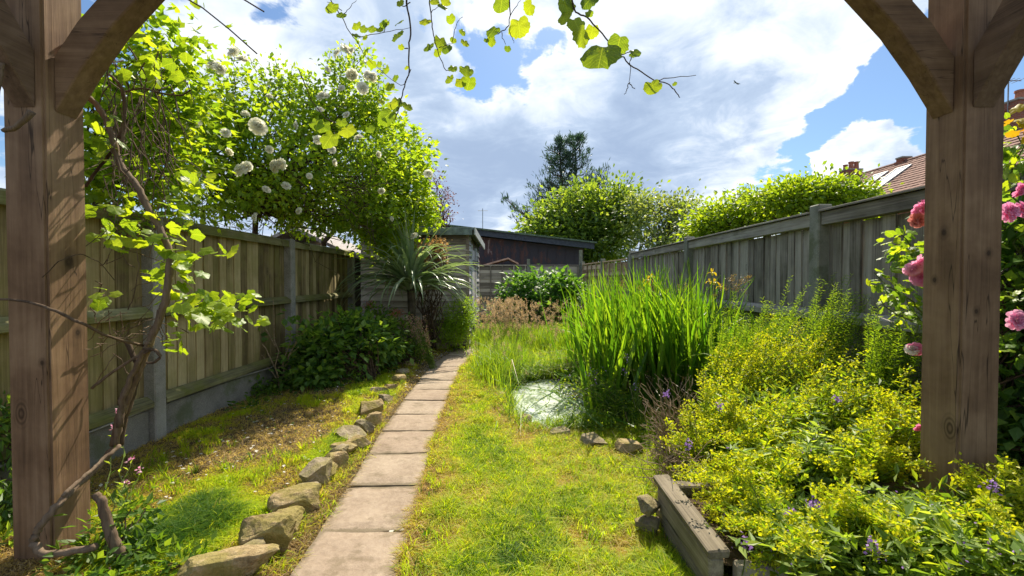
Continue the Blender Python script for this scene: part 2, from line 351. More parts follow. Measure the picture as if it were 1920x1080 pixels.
# ------------------------------------------------------------------ ground
PC = [(0.5, -.69), (1.87, -.735), (2.67, -.80), (3.66, -.89), (5.02, -.955), (6.3, -.99), (7.2, -.93), (8., -.76), (8.9, -.50), (10.2, -.25)]
def pathx(y): return np.interp(y, [p[0] for p in PC], [p[1] for p in PC])
POND = (.54, 4.85, .64, 1.08)
def pondd(x, y): 
    a = np.arctan2(y-POND[1], x-POND[0]); wob = 1+.07*np.sin(3*a+1)+.05*np.sin(5*a)
    return np.hypot((x-POND[0])/POND[2], (y-POND[1])/POND[3])/wob
def gz(x, y):
    x = np.asarray(x, float); y = np.asarray(y, float)
    z = (fbm(x*2.2, y*2.2, 3)-.5)*.05+(fbm(x*9, y*9, 5)-.5)*.02
    pth = np.abs(x-pathx(y)); z = z*np.clip((pth-.20)/.3, 0, 1)
    lb = np.clip((pathx(y)-.30-x)/.25, 0, 1)*(y < 7.6); z = z+lb*.035
    z = np.where(pth < .24, -.02, z)
    z = z-.32*np.clip((1.0-pondd(x, y))*4., 0, 1)
    far = np.clip((y-14)/5, 0, 1)+np.clip((-1-y)/3, 0, 1)+np.clip((np.abs(x)-4)/3, 0, 1); z = z*np.clip(1-far, 0, 1)
    return z
m = newmat('ground'); t = nd('ShaderNodeTexCoord'); g = t.outputs['Object']
sx = nd('ShaderNodeSeparateXYZ'); LL.new(g, sx.inputs[0])
a = NZ(g, 2.2, 8, .65); b = NZ(g, 38., 6, .7); c_ = NZ(g, 190., 3, .7)
soil = ramp(M('ADD', M('MULTIPLY', b, .6), M('MULTIPLY', c_, .4)), [(.36, (.035, .024, .014)), (.5, (.10, .075, .042)), (.64, (.20, .155, .085))])
grn = ramp(b, [(.35, (.04, .06, .012)), (.65, (.12, .15, .02))])
lawn = MR(M('ADD', sx.outputs['X'], M('MULTIPLY', a, .3)), -.62, -.35)
far = MR(sx.outputs['Y'], 9., 14.)
gm = M('MAXIMUM', M('MULTIPLY', lawn, MR(a, .40, .58, .35, .95)), far)
finish(princ(MX(gm, soil, grn), .95, .15, M('ADD', b, c_), .7, .02)); m_ground = m
def grid(x0, x1, y0, y1, n, k):
    X, Y = np.meshgrid(np.linspace(x0, x1, n), np.linspace(y0, y1, k)); i = np.arange(n*k).reshape(k, n)
    Fq = np.stack([i[:-1, :-1], i[:-1, 1:], i[1:, 1:], i[1:, :-1]], -1).reshape(-1, 4)
    return X.ravel(), Y.ravel(), Fq
# non-uniform grid: fine in the garden, reaching the horizon
xs = np.concatenate([[-600, -200, -60, -20, -8], np.linspace(-4, 4, 230), [8, 20, 60, 200, 600]])
ys = np.concatenate([[-300, -60, -15, -4], np.linspace(0, 11, 300), np.linspace(11.5, 18, 14), [25, 50, 120, 400, 900]])
X, Y = np.meshgrid(xs, ys); i = np.arange(X.size).reshape(X.shape)
Fq = np.stack([i[:-1, :-1], i[:-1, 1:], i[1:, 1:], i[1:, :-1]], -1).reshape(-1, 4)
o = fast('ground', np.stack([X.ravel(), Y.ravel(), gz(X.ravel(), Y.ravel())], -1), Fq, m_ground, smooth=True)
tag(o, kind='structure')
# ------------------------------------------------------------------ path of slabs
m = newmat('path slab'); v, rnd, base = objvec((1, 1, 1))
a = NZ(base, 3.2, 8, .65, .4); b = NZ(base, 22., 7, .7); c_ = NZ(base, 140., 3, .6)
cc = ramp(M('ADD', M('ADD', M('MULTIPLY', a, .45), M('MULTIPLY', b, .4)), M('MULTIPLY', c_, .15)), [(.34, (.15, .11, .072)), (.5, (.29, .228, .165)), (.66, (.41, .335, .25))])
cc = MX(M('MULTIPLY', rnd, .35), cc, (.29, .20, .145, 1))
cc = MX(M('MULTIPLY', MR(NZ(base, 7., 6, .7), .52, .68), .6), cc, (.14, .105, .06, 1))
tt = nd('ShaderNodeTexCoord'); se = nd('ShaderNodeSeparateXYZ'); LL.new(tt.outputs['Object'], se.inputs[0])
edg = MR(M('ADD', M('ABSOLUTE', se.outputs['X']), M('MULTIPLY', M('SUBTRACT', NZ(base, 16., 6, .7), .5), .14)), .19, .235); edg2 = MR(M('ADD', M('ABSOLUTE', se.outputs['Y']), M('MULTIPLY', M('SUBTRACT', NZ(base, 24., 6, .7), .5), .09)), .205, .232)
cc = MX(M('MULTIPLY', M('MAXIMUM', edg, edg2), .6), cc, (.10, .08, .04, 1))
finish(princ(cc, .85, .3, M('ADD', a, M('MULTIPLY', b, .8)), .6, .012)); m_slab = m
path = bpy.data.objects.new('path', None); COL.objects.link(path); tag(path, kind='structure')
joints = [.80, 1.27, 1.72, 2.165, 2.665, 3.165, 3.655, 4.11, 4.58, 5.02, 5.48, 5.93, 6.37, 6.81, 7.24, 7.66, 8.08, 8.5, 8.95, 9.4]
for k in range(len(joints)-1):
    y0, y1 = joints[k]+.006, joints[k+1]-.006; yc = (y0+y1)/2; xc = float(pathx(yc)); dx = float(pathx(y1)-pathx(y0))
    n = 7; hw = .232+random.uniform(-.006, .006); L = y1-y0; V = []; 
    tw = random.uniform(-.014, .014)
    def edge(u, s): return random.uniform(-.006, .004)
    top = []
    for q in range(n):
        for p_ in range(n):
            u = p_/(n-1)*2-1; vv = q/(n-1)*2-1; ed = max(abs(u), abs(vv))
            x = u*hw+dx*vv/2; y = vv*L/2+tw*u
            if ed > .99: x += random.uniform(-.005, .005); y += random.uniform(-.004, .004)
            z = .0 - (.008 if ed > .99 else 0) + random.uniform(-.0015, .0015)
            top.append((x, y, z))
    Fs = [(q*n+p_, q*n+p_+1, (q+1)*n+p_+1, (q+1)*n+p_) for q in range(n-1) for p_ in range(n-1)]
    ring = [p_ for p_ in range(n)]+[q*n+n-1 for q in range(1, n)]+[(n-1)*n+p_ for p_ in range(n-2, -1, -1)]+[q*n for q in range(n-2, 0, -1)]
    nb = len(top); bot = [(top[r][0], top[r][1], -.05) for r in ring]
    Fs += [(ring[(j)], nb+j, nb+(j+1) % len(ring), ring[(j+1) % len(ring)]) for j in range(len(ring))]
    mb = MB(); mb.add(top+bot, Fs)
    o = mb.build('slab', m_slab, path, (xc, yc, .014+random.uniform(-.008, .008))); o.rotation_euler = (random.uniform(-.015, .015), random.uniform(-.015, .015), random.uniform(-.025, .025))
# ------------------------------------------------------------------ pond
m = newmat('pond water'); t = nd('ShaderNodeTexCoord'); g = t.outputs['Object']
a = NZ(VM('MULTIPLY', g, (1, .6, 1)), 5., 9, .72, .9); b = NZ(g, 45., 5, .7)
cc = ramp(M('ADD', M('MULTIPLY', a, .65), M('MULTIPLY', b, .35)), [(.38, (.06, .08, .05)), (.45, (.22, .27, .20)), (.51, (.54, .59, .54)), (.60, (.70, .74, .70))])  # milky film; bright sky reflection and darker reflections painted into the water colour
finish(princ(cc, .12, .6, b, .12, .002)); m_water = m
an = np.linspace(0, 2*math.pi, 48, endpoint=False)
V = [(POND[0], POND[1], -.075)]+[(POND[0]+1.03*POND[2]*math.cos(q), POND[1]+1.03*POND[3]*math.sin(q), -.075) for q in an]
mb = MB(); mb.add(V, [(0, j+1, (j+1) % 48+1) for j in range(48)]); tag(mb.build('water', m_water), kind='structure')

# ------------------------------------------------------------------ fences
def featherboard(h, wd, mat, name='board', mirror=1):
    mb = MB()   # local: y along fence, x outwards; thick edge at one side
    pts = [(0, 0), (mirror*.017, 0), (mirror*.007, wd), (0, wd)]
    n = 5; V = []; 
    for k in range(n):
        z = h*k/(n-1); j = .002*math.sin(k*1.7)
        V += [(p[0]+j, p[1]+j, z) for p in pts]
    Fs = [(0, 3, 2, 1), tuple(4*(n-1)+q for q in range(4))]
    for k in range(n-1):
        for q in range(4): Fs.append((4*k+q, 4*k+(q+1) % 4, 4*k+4+(q+1) % 4, 4*k+4+q))
    mb.add(V, Fs); return mb.mesh(name, mat)
# --- left fence
XL = -2.86; HL = 1.80
lf = thing('close_board_fence', (XL, 5, 0), 'mossy brown close-boarded wooden fence with concrete posts along the left border', 'fence')
postY = [-.77, 1.30, 3.37, 5.44, 7.52]
bme = [featherboard(HL-.34, .125, m_lf) for _ in range(3)]
pm = MB(); pm.box(-.05, .055, -.055, .055, -.02, HL+.02); pme = pm.mesh('concrete_post', m_conc, bevel=.008)
for k, yy in enumerate(postY[1:]): inst('concrete_post', pme, lf, (.02, yy-5, 0))
for k in range(1, 4):
    y0, y1 = postY[k]+.06-5, postY[k+1]-.06-5
    mb = MB(); mb.box(-.03, .03, y0, y1, -.02, .285); mb.build('gravel_board', m_gravel, lf, bevel=.006)
    mb = MB(); mb.prism([(-.02, HL-.075), (.055, HL-.085), (.055, HL-.005), (-.02, HL+.02)], y1-y0, 1, y0); mb.build('cap_rail', m_lfr, lf, bevel=.003)
    for zr in (.30, 1.0):
        mb = MB(); mb.prism([(.012, zr), (.075, zr+.01), (.075, zr+.05), (.012, zr+.095)], y1-y0, 1, y0); mb.build('rail', m_lfr, lf, bevel=.003)
    y = y0
    while y < y1-.04:
        wd = min(.108, y1-y); o = inst('board', random.choice(bme), lf, (-.022+random.uniform(-.003, .003), y, .288+random.uniform(-.004, .006)), (0, random.uniform(-.004, .004), random.uniform(-.03, .0)))
        if wd < .108: o.scale = (1, wd/.125, 1)
        y += .108
# black cable clipped along the gravel board
mb = MB(); pts = [(XL+.06, yy, .30+.02*math.sin(yy*2.1)+(.02 if yy > 5 else 0)) for yy in np.linspace(1.6, 6.4, 30)]; mb.tube(pts, .008, 6)
tag(mb.build('cable', plain('pale cable', (.28, .26, .23), .6)), 'thin cable sagging along the foot of the left fence above the concrete boards', 'cable')
# --- right fence
XR = 2.9; HR = 1.93
rf = thing('close_board_fence', (XR, 6, 0), 'grey weathered close-boarded fence with thick cap rail along the right border', 'fence')
bme = [featherboard(HR-.12, .125, m_rf, 'board', -1) for _ in range(3)]
pm = MB(); pm.box(-.07, .06, -.065, .065, -.02, HR+.07); m_cpost = concrete('mossy post', (.15, .15, .12), (.30, .30, .25), .55); pme = pm.mesh('concrete_post', m_cpost, bevel=.01)
RP = [1.0, 4.0, 6.95, 10.25]
for yy in RP: inst('concrete_post', pme, rf, (-.01, yy-6, 0))
for k in range(3):
    y0, y1 = RP[k]+.07-6, RP[k+1]-.07-6
    mb = MB(); mb.prism([(-.06, HR-.125), (.03, HR-.125), (.03, HR+.012), (-.06, HR-.008)], y1-y0, 1, y0); mb.build('cap_rail', m_rfr, rf, bevel=.004)
    mb = MB(); mb.prism([(-.09, HR-.004), (.06, HR+.016), (.06, HR+.034), (-.09, HR+.014)], y1-y0, 1, y0); mb.build('cap', m_rfr, rf, bevel=.002)
    for zr in (.25, .93):
        mb = MB(); mb.prism([(-.012, zr), (-.075, zr), (-.075, zr+.06), (-.012, zr+.10)], y1-y0, 1, y0); mb.build('rail', m_rfr, rf, bevel=.003)
    y = y0
    while y < y1-.03:
        o = inst('board', random.choice(bme), rf, (.024+random.uniform(-.005, .005), y, -.01+random.uniform(-.006, .006)), (0, random.uniform(-.006, .006), random.uniform(.0, .05)))
        wd = min(.108, y1-y)
        if wd < .108: o.scale = (1, wd/.125, 1)
        y += .108
# --- lap panel fences (generic, along local x)
def lapfence(name, a, b, h, npan, mat, matb, label, posts=None, flip=1):
    a = np.array(a, float); b = np.array(b, float); L = np.linalg.norm(b-a); rz = math.atan2(b[1]-a[1], b[0]-a[0])
    t = thing(name, (a[0], a[1], 0), label, 'fence', rz=rz)
    pl = L/npan
    sl_ = MB(); sl_.prism([(0, 0), (-.016*flip, 0), (-.006*flip, .125), (0, .125)], pl-.12, 0, .06); sme = sl_.mesh('slat', mat, bevel=.001)
    # prism axis 0 takes (y,z) outline
    for p in range(npan):
        k = int((h-.1)/.105)
        for q in range(k): inst('slat', sme, t, (p*pl, random.uniform(-.003, .003), .06+q*.105), (0, random.uniform(-.003, .003), 0))
        for q in range(5):
            mb = MB(); x = p*pl+.08+(pl-.2)*q/4; mb.box(x, x+.04, -.045*flip, -.018*flip, .04, h-.02); mb.build('batten', matb, t, bevel=.002)
        mb = MB(); mb.box(p*pl+.06, (p+1)*pl-.06, -.05, .04, h-.02, h+.01); mb.build('cap_strip', matb, t, bevel=.002)
    for p in range(npan+1):
        mb = MB(); hh = h+.09 if not posts else posts[p]; mb.box(p*pl-.05, p*pl+.05, -.06, .05, 0, hh); mb.build('post', m_cpost, t, bevel=.006)
    return t
lapfence('lap_panel_fence', (2.36, 14.2), (2.88, 10.36), 1.82, 2, m_lap, m_lap, 'light brown lapped panel fence at the far end of the right border', None, 1)
lapfence('lap_panel_fence', (-1.2, 14.3), (2.3, 14.3), 1.80, 2, m_lapx, m_lapx, 'pale lapped panel fence closing the far end of the garden', [2.0, 2.0, 2.3], 1)
# ------------------------------------------------------------------ shed
SY, SX = 8.0, -.83; SD = 2.5; SH0, SH1 = 2.10, 2.22       # front-left height, front-right
shed = thing('garden_shed', (-1.8, SY, 0), 'grey weatherboarded garden shed with felt roof and a door in its right side', 'shed')
def brd(L, axis, mat, h=.118):
    mb = MB()
    if axis == 0: mb.prism([(0, 0), (-.030, 0), (-.030, .010), (-.022, .05), (-.010, h-.004), (0, h-.004)], L, 0, 0)
    else: mb.prism([(0, 0), (.030, 0), (.030, .010), (.022, .05), (.010, h-.004), (0, h-.004)], L, 1, 0)
    return mb.mesh('board', mat, bevel=.0015)
L0 = 2.0; b0 = brd(L0, 0, m_shed)
for q in range(18):
    inst('board', b0, shed, (SX-L0-(-1.8), random.uniform(-.002, .002), .08+q*.118), (0, random.uniform(-.002, .002), 0))
mb = MB(); mb.box(SX-L0+1.8, SX-.004+1.8, .004, SD, .05, 2.18); mb.build('wall', m_shed, shed)
# side wall boards: short ones before the door, over it and behind it
b1 = brd(.45, 1, m_sheds); b2 = brd(1.0, 1, m_sheds)
for q in range(18):
    inst('board', b1, shed, (SX+1.8, .02, .08+q*.118)); inst('board', b2, shed, (SX+1.8, 1.48, .08+q*.118))
door = MB(); door.box(SX+1.80, SX+1.835, .50, 1.42, .08, 1.92); d = door.build('door', m_sheds, shed, bevel=.004)
for q in range(8):
    mb = MB(); mb.box(SX+1.836, SX+1.846, .51+q*.114, .51+q*.114+.106, .10, 1.90); mb.build('plank', m_sheds, d)
for zq in (.3, 1.6):
    mb = MB(); mb.box(SX+1.847, SX+1.872, .52, 1.40, zq, zq+.1); mb.build('ledge', m_sheds, d, bevel=.003)
mb = MB(); mb.box(SX+1.873, SX+1.90, 1.30, 1.34, .95, 1.12); mb.build('handle', plain('dark iron', (.03, .03, .03), .5), d)
m_trim = plain('pale painted trim', (.42, .47, .44), .7, .3, .25)
for (ya, yb) in ((.455, .495), (1.43, 1.475)):
    mb = MB(); mb.box(SX+1.80, SX+1.845, ya, yb, .06, 2.0); mb.build('door_frame', m_trim, shed, bevel=.003)
mb = MB(); mb.box(SX+1.80-.03, SX+1.83, -.028, .018, .05, 2.2); mb.build('corner_trim', m_shed, shed, bevel=.003)
# pent roof falling to the rear
rb = MB(); V = []
xa, xb = SX-L0-.1+1.8, SX+.13+1.8
def rz_(x, y): return 2.20+.02*(x-xa)/(xb-xa) - (y+.12)*.03
C = [(xa, -.14), (xb, -.14), (xb, SD+.1), (xa, SD+.1)]
rb.add([(x, y, rz_(x, y)) for x, y in C]+[(x, y, rz_(x, y)+.05) for x, y in C], [(0, 3, 2, 1), (4, 5, 6, 7), (0, 1, 5, 4), (1, 2, 6, 5), (2, 3, 7, 6), (3, 0, 4, 7)])
rf_ = rb.build('roof', m_felt, shed, bevel=.006)
mb = MB(); mb.box(xa, xb-.03, -.165, -.142, rz_(xa, 0)-.07, rz_(xa, 0)+.068); mb.build('fascia', m_felt, shed, bevel=.004)
mb = MB(); V = [(xb+.002, -.165), (xb+.002, SD+.1)]
mb.add([(xb+.002, -.165, 2.13), (xb+.028, -.165, 2.13), (xb+.028, SD+.1, 2.05), (xb+.002, SD+.1, 2.05), (xb+.002, -.165, 2.27), (xb+.028, -.165, 2.27), (xb+.028, SD+.1, 2.19), (xb+.002, SD+.1, 2.19)], [(0, 3, 2, 1), (4, 5, 6, 7), (0, 1, 5, 4), (1, 2, 6, 5), (2, 3, 7, 6), (3, 0, 4, 7)])
mb.build('barge_board', plain('weathered white board', (.36, .38, .38), .7, .3, .35, 14), shed, bevel=.004)
# low pale shed roof behind the left fence
nb = thing('neighbour_shed', (-4.0, 8.6, 0), 'pale felt roofed shed peeping over the left fence beneath the roses', 'shed')
mb = MB(); mb.box(-.7, .9, -.8, .9, 0, 1.75); mb.build('wall', m_shed, nb)
mb = MB(); mb.prism([(-.95, 1.70), (.1, 2.2), (1.15, 1.70), (1.15, 1.76), (.1, 2.27), (-.95, 1.76)], 2.0, 1, -1.0); mb.build('roof', plain('pale felt', (.34, .31, .30), .9, .2, .3), nb)
# green slat post beyond the shed
o = MB(); o.box(-.05, .05, -.05, .05, 0, 2.05); o.box(-.07, .07, -.07, .07, 1.75, 1.98)
tag(o.build('post', plain('pale green post', (.20, .27, .20), .8, .2, .3), None, tuple(gp(901, 602)*[1, 0, 0]+np.array([-.02, 10.9, 0]))), 'slim pale green post beside the far corner of the shed', 'post')
# ------------------------------------------------------------------ dark garage behind
gar = thing('garage', (0, 18, 0), 'long low dark garage with peeling paint and a mossy flat roof behind the back fence', 'garage')
m = newmat('peeling paint'); v, rnd, base = objvec((1, 1, 1))
a = NZ(VM('MULTIPLY', base, (1, 1, .6)), 2.2, 9, .7, .5); b = NZ(VM('MULTIPLY', base, (6, 1, 1.5)), 1.4, 6, .6)
sx = nd('ShaderNodeSeparateXYZ'); tt = nd('ShaderNodeTexCoord'); LL.new(tt.outputs['Object'], sx.inputs[0])
lf_ = MR(sx.outputs['X'], 1.5, -1.5, 0., .10)
f1 = MR(M('ADD', M('ADD', M('MULTIPLY', a, .6), M('MULTIPLY', b, .4)), lf_), .53, .60)
f2 = MR(M('ADD', M('ADD', M('MULTIPLY', a, .5), M('MULTIPLY', b, .5)), lf_), .645, .675)
cc = MX(f1, (.040, .036, .046, 1), (.085, .042, .038, 1)); cc = MX(f2, cc, (.24, .18, .17, 1))
finish(princ(cc, .7, .3, b, .3, .01)); m_peel = m
mb = MB(); mb.prism([(-5.5, 0), (3.0, 0), (3.0, 2.62), (-5.5, 3.6)], .25, 1, 0); mb.build('front_wall', m_peel, gar)
mb = MB(); mb.prism([(-5.5, 0), (3.0, 0), (3.0, 2.60), (-5.5, 3.58)], 5, 1, .26); mb.build('wall', plain('dark wall', (.05, .045, .05), .8), gar)
for q in range(22):
    mb = MB(); x = -5.4+q*.382; mb.box(x, x+.02, -.018, -.002, 0, 2.55+(3.0-x)*.115); mb.build('batten', m_peel, gar)
mb = MB(); mb.prism([(-5.8, 3.66), (3.4, 2.58), (3.4, 2.82), (-5.8, 3.90)], .06, 1, -.36); mb.build('fascia', plain('dark slate fascia', (.045, .055, .075), .6, .3, .3), gar)
mb = MB(); mb.prism([(-5.9, 3.90), (3.5, 2.81), (3.5, 2.87), (-5.9, 3.97)], 5.9, 1, -.45); mb.build('roof', plain('mossy roof edge', (.10, .14, .10), .9, .2, .5, 20), gar)
lt = thing('lean_to', (-.75, 16.4, 0), 'small pink-brown tiled lean-to in front of the dark garage', 'lean-to')
mb = MB(); mb.box(-.75, .75, 0, 1.2, 0, 1.75); mb.build('wall', plain('pink render', (.36, .22, .18), .9), lt)
mb = MB(); mb.prism([(-.95, 1.72), (.6, 2.16), (1.0, 1.95), (1.0, 1.89), (.6, 2.1), (-.95, 1.66)], 1.3, 1, -.1); mb.build('roof', plain('pink tiles', (.42, .27, .21), .85, .2, .25, 10), lt)
# thin aerial mast
p0 = px(905, 440, 24.); p1 = px(905, 391, 24.)
mb = MB(); mb.tube([p0*[1, 1, 0], p1], .02, 5); 
am = thing('aerial_mast', (0, 0, 0), 'thin aerial mast rising above the dark garage roof', 'aerial'); mb.build('mast', plain('grey metal', (.25, .26, .28), .5), am)
mb = MB(); mb.tube([p1-[.28, 0, .12], p1+[.28, 0, -.12]], .012, 4)
mb.build('crossbar', plain('grey metal2', (.25, .26, .28), .5), am)
# ------------------------------------------------------------------ house on the right
XH, ZH, XE, ZE = 22., 7.9, 17.6, 4.7
house = thing('house', (XH, 18, 0), 'brown tiled terraced house roof with two long skylights above the right fence', 'house')
brick = newmat('red brick'); t_ = nd('ShaderNodeTexCoord'); bt = nd('ShaderNodeTexBrick'); mp = nd('ShaderNodeMapping'); mp.inputs['Rotation'].default_value = (rad(90), 0, 0)
sp_ = nd('ShaderNodeSeparateXYZ'); LL.new(t_.outputs['Object'], sp_.inputs[0]); cb_ = nd('ShaderNodeCombineXYZ'); inp(cb_.inputs[0], M('ADD', sp_.outputs[0], sp_.outputs[1])); inp(cb_.inputs[1], sp_.outputs[2])
LL.new(cb_.outputs[0], bt.inputs['Vector']); bt.inputs['Scale'].default_value = 1.; bt.inputs['Brick Width'].default_value = .225; bt.inputs['Row Height'].default_value = .075; bt.inputs['Mortar Size'].default_value = .008
bt.inputs['Color1'].default_value = (.30, .09, .055, 1); bt.inputs['Color2'].default_value = (.20, .06, .04, 1); bt.inputs['Mortar'].default_value = (.25, .2, .16, 1)
finish(princ(bt.outputs[0], .85, .2, bt.outputs['Fac'], .2, .01))
mb = MB(); mb.box(XE+.35-XH, 4.0, -4, 8.9, 0, ZE+.15); mb.build('wall', brick, house)
mb = MB(); mb.prism([(XE+.35-XH, ZE+.15), (4.0, ZE+.15), (0.05, ZH-.2)], .3, 1, 8.6); mb.build('gable', brick, house)
m_tile = plain('brown roof tile', (.20, .105, .08), .85, .25, .35, 6)
sl_len = math.hypot(XH-XE, ZH-ZE); ang = math.atan2(ZH-ZE, XH-XE); nrow = 19
rowm = MB()   # one tile course: many tiles with a step at the foot, broken into uneven widths
yy = -4.2
while yy < 8.95:
    wv = .30; z0 = random.uniform(0, .012)
    rowm.add([(0, yy, .03+z0), (0, yy+wv-.012, .03+z0), (.34, yy+wv-.012, .008+z0), (.34, yy, .008+z0), (0, yy, -.01), (0, yy+wv-.012, -.01)], [(0, 1, 2, 3), (4, 5, 1, 0)])
    yy += wv
rme = rowm.mesh('tile_course', m_tile)
for q in range(nrow):
    s_ = q/nrow*sl_len
    o = inst('tile_course', rme, house, (XE-XH+math.cos(ang)*s_, (q % 2)*.15, ZE+math.sin(ang)*s_+.02), (0, -ang, 0), (sl_len/nrow/.30, 1, 1.6)); tag(o, kind='stuff')
mb = MB(); mb.prism([(XE-XH, ZE-.06), (0, ZH-.06), (4.4, ZE-.06), (4.4, ZE), (0, ZH), (XE-XH, ZE)], 13.2, 1, -4.2); mb.build('roof', m_tile, house)
for q in range(30):
    yk = -4.2+q*.44
    o = MB(); o.tube([(0, yk, ZH+.03), (0, yk+.42, ZH+.03)], .11, 8); o.build('ridge_tile', m_tile, house)
m_glass = plain('skylight glass', (.62, .68, .74), .15, .6, .05); m_fr = plain('skylight frame', (.30, .30, .30), .5)
def skylight(y0, y1, s0, s1):
    def pt(s_, y, h): return (XE-XH+math.cos(ang)*s_-math.sin(ang)*h, y, ZE+math.sin(ang)*s_+math.cos(ang)*h)
    mb = MB()
    for (a0, a1, c0, c1) in ((y0-.07, y1+.07, s0-.08, s0), (y0-.07, y1+.07, s1, s1+.08), (y0-.07, y0, s0, s1), (y1, y1+.07, s0, s1)):
        q = [pt(c0, a0, .0), pt(c0, a1, .0), pt(c1, a1, .0), pt(c1, a0, .0), pt(c0, a0, .14), pt(c0, a1, .14), pt(c1, a1, .14), pt(c1, a0, .14)]
        mb.add(q, [(0, 3, 2, 1), (4, 5, 6, 7), (0, 1, 5, 4), (1, 2, 6, 5), (2, 3, 7, 6), (3, 0, 4, 7)])
    f_ = mb.build('skylight', m_fr, house)
    mb = MB(); mb.add([pt(s0, y0, .11), pt(s0, y1, .11), pt(s1, y1, .11), pt(s1, y0, .11)], [(0, 1, 2, 3)]); mb.build('pane', m_glass, f_)
skylight(6.15, 6.95, 2.2, 4.4); skylight(4.75, 5.55, 2.2, 4.4)
def chimney(name, loc, label, w, d, h, pots, aerial=False):
    c = thing(name, loc, label, 'chimney')
    mb = MB(); mb.box(-w/2, w/2, -d/2, d/2, -3, h); mb.build('stack', brick, c)
    mb = MB(); mb.box(-w/2-.06, w/2+.06, -d/2-.06, d/2+.06, h-.32, h-.16); mb.build('corbel', brick, c)
    mb = MB(); mb.box(-w/2-.03, w/2+.03, -d/2-.03, d/2+.03, h+.002, h+.08); mb.build('cap', plain('mortar', (.3, .28, .25), .9), c)
    for x, r, hh in pots:
        mb = MB(); mb.tube([(x, 0, h+.08), (x, 0, h+.08+hh*.8), (x, 0, h+.08+hh*.82), (x, 0, h+.08+hh)], [r, r*.85, r*1.1, r*1.05], 10); mb.build('chimney_pot', plain('terracotta', (.36, .14, .09), .8), c)
    if aerial:
        mb = MB(); mb.tube([(-w/2-.05, 0, h-.6), (-w/2-.05, 0, h+1.0)], .025, 5); mb.tube([(-w/2-.6, 0, h+.95), (-w/2+.5, 0, h+.95)], .02, 5)
        for q in range(5): mb.tube([(-w/2-.5+q*.22, -.25, h+.95), (-w/2-.5+q*.22, .25, h+.95)], .012, 4)
        mb.build('aerial', plain('aerial metal', (.2, .2, .22), .5), c)
chimney('chimney', (21.9, 27.7, 7.6), 'red brick chimney with clay pots at the far end of the tiled roof', 1.0, .6, .75, [(-.36, .14, .3), (0, .15, .5), (.34, .15, .5)])
chimney('chimney', (22.6, 18.9, 8.1), 'brick chimney with pots and television aerial at the right edge above the roses', 1.5, .7, 1.0, [(-.3, .16, .45), (.3, .16, .4)], True)
chimney('chimney', (22.1, 24.2, 7.4), 'tiny brick stub on the ridge of the tiled roof above the skylights', .5, .4, .75, [])
# ------------------------------------------------------------------ aeroplane
ap = thing('aeroplane', px(1380, 155, 420.), 'tiny dark passenger jet crossing the cloudy sky', 'aeroplane')
mg = plain('aircraft grey', (.10, .11, .13), .5)
mb = MB(); mb.tube([(-4.2, 0, 0), (-3.6, 0, 0), (0, 0, 0), (3, 0, .1), (4.2, 0, .3)], [.1, .45, .5, .4, .1], 8); mb.build('fuselage', mg, ap)
for s_ in (-1, 1):
    mb = MB(); mb.prism([(-.9, 0), (.8, 0), (1.9, s_*4.2), (1.3, s_*4.2)], .12, 2, -.1); mb.build('wing', mg, ap)
mb = MB(); mb.prism([(3.1, .3), (4.1, .3), (4.5, 1.7), (4.0, 1.7)], .12, 1, -.06); mb.build('tail_fin', mg, ap)
mb = MB(); mb.prism([(3.2, -1.6), (3.8, -1.6), (3.9, 0), (3.8, 1.6), (3.2, 1.6), (3.0, 0)], .1, 2, .2); mb.build('tailplane', mg, ap)
ap.rotation_euler = (rad(28), rad(14), rad(35))

# ------------------------------------------------------------------ pergola
perg = thing('pergola', (0, 2.0, 0), 'chunky brown oak pergola with curved knee braces framing the view', 'pergola')
LO = [(0, 2.06), (.12, 2.25), (.26, 2.44), (.45, 2.64), (.66, 2.80)]; UP = [(.42, 2.80), (.22, 2.59), (.11, 2.47), (0, 2.31)]
W = .185
for s_, X0 in ((-1, 2.07), (1, 2.00)):
    xa, xb = sorted((s_*X0, s_*(X0+W)))
    mb = MB(); n = 8
    for k in range(1): mb.box(xa, xb, -.1, -.1+W, -.03, 2.80)
    mb.build('post', m_post, perg, bevel=.010, seg=2)
    def sub(P):
        Q = [P[0]]
        for a, b in zip(P[:-1], P[1:]): Q += [((a[0]*2+b[0])/3, (a[1]*2+b[1])/3), ((a[0]+2*b[0])/3, (a[1]+2*b[1])/3), b]
        return Q
    prof = LO+UP
    mb = MB(); mb.prism([(s_*(X0-a), z) for a, z in prof], .10, 1, -.055); mb.build('brace', m_posth, perg, bevel=.005)
    mb = MB(); mb.prism([(-.1-a, z) for a, z in prof], .10, 0, s_*(X0+W*.45)-.05); mb.build('brace', m_postd, perg, bevel=.005)
    mb = MB(); mb.box(xa+.02, xb-.02, -3.6, .35, 2.805, 2.97); mb.build('side_beam', m_postd, perg, bevel=.008)
mb = MB(); mb.box(-2.5, 2.5, -.09, .075, 2.975, 3.12); mb.build('front_beam', m_posth, perg, bevel=.008)
for k in range(6):
    mb = MB(); x = -1.9+k*.76; mb.box(x-.035, x+.035, -3.4, .45, 3.125, 3.24); mb.build('rafter', m_postd, perg, bevel=.005)
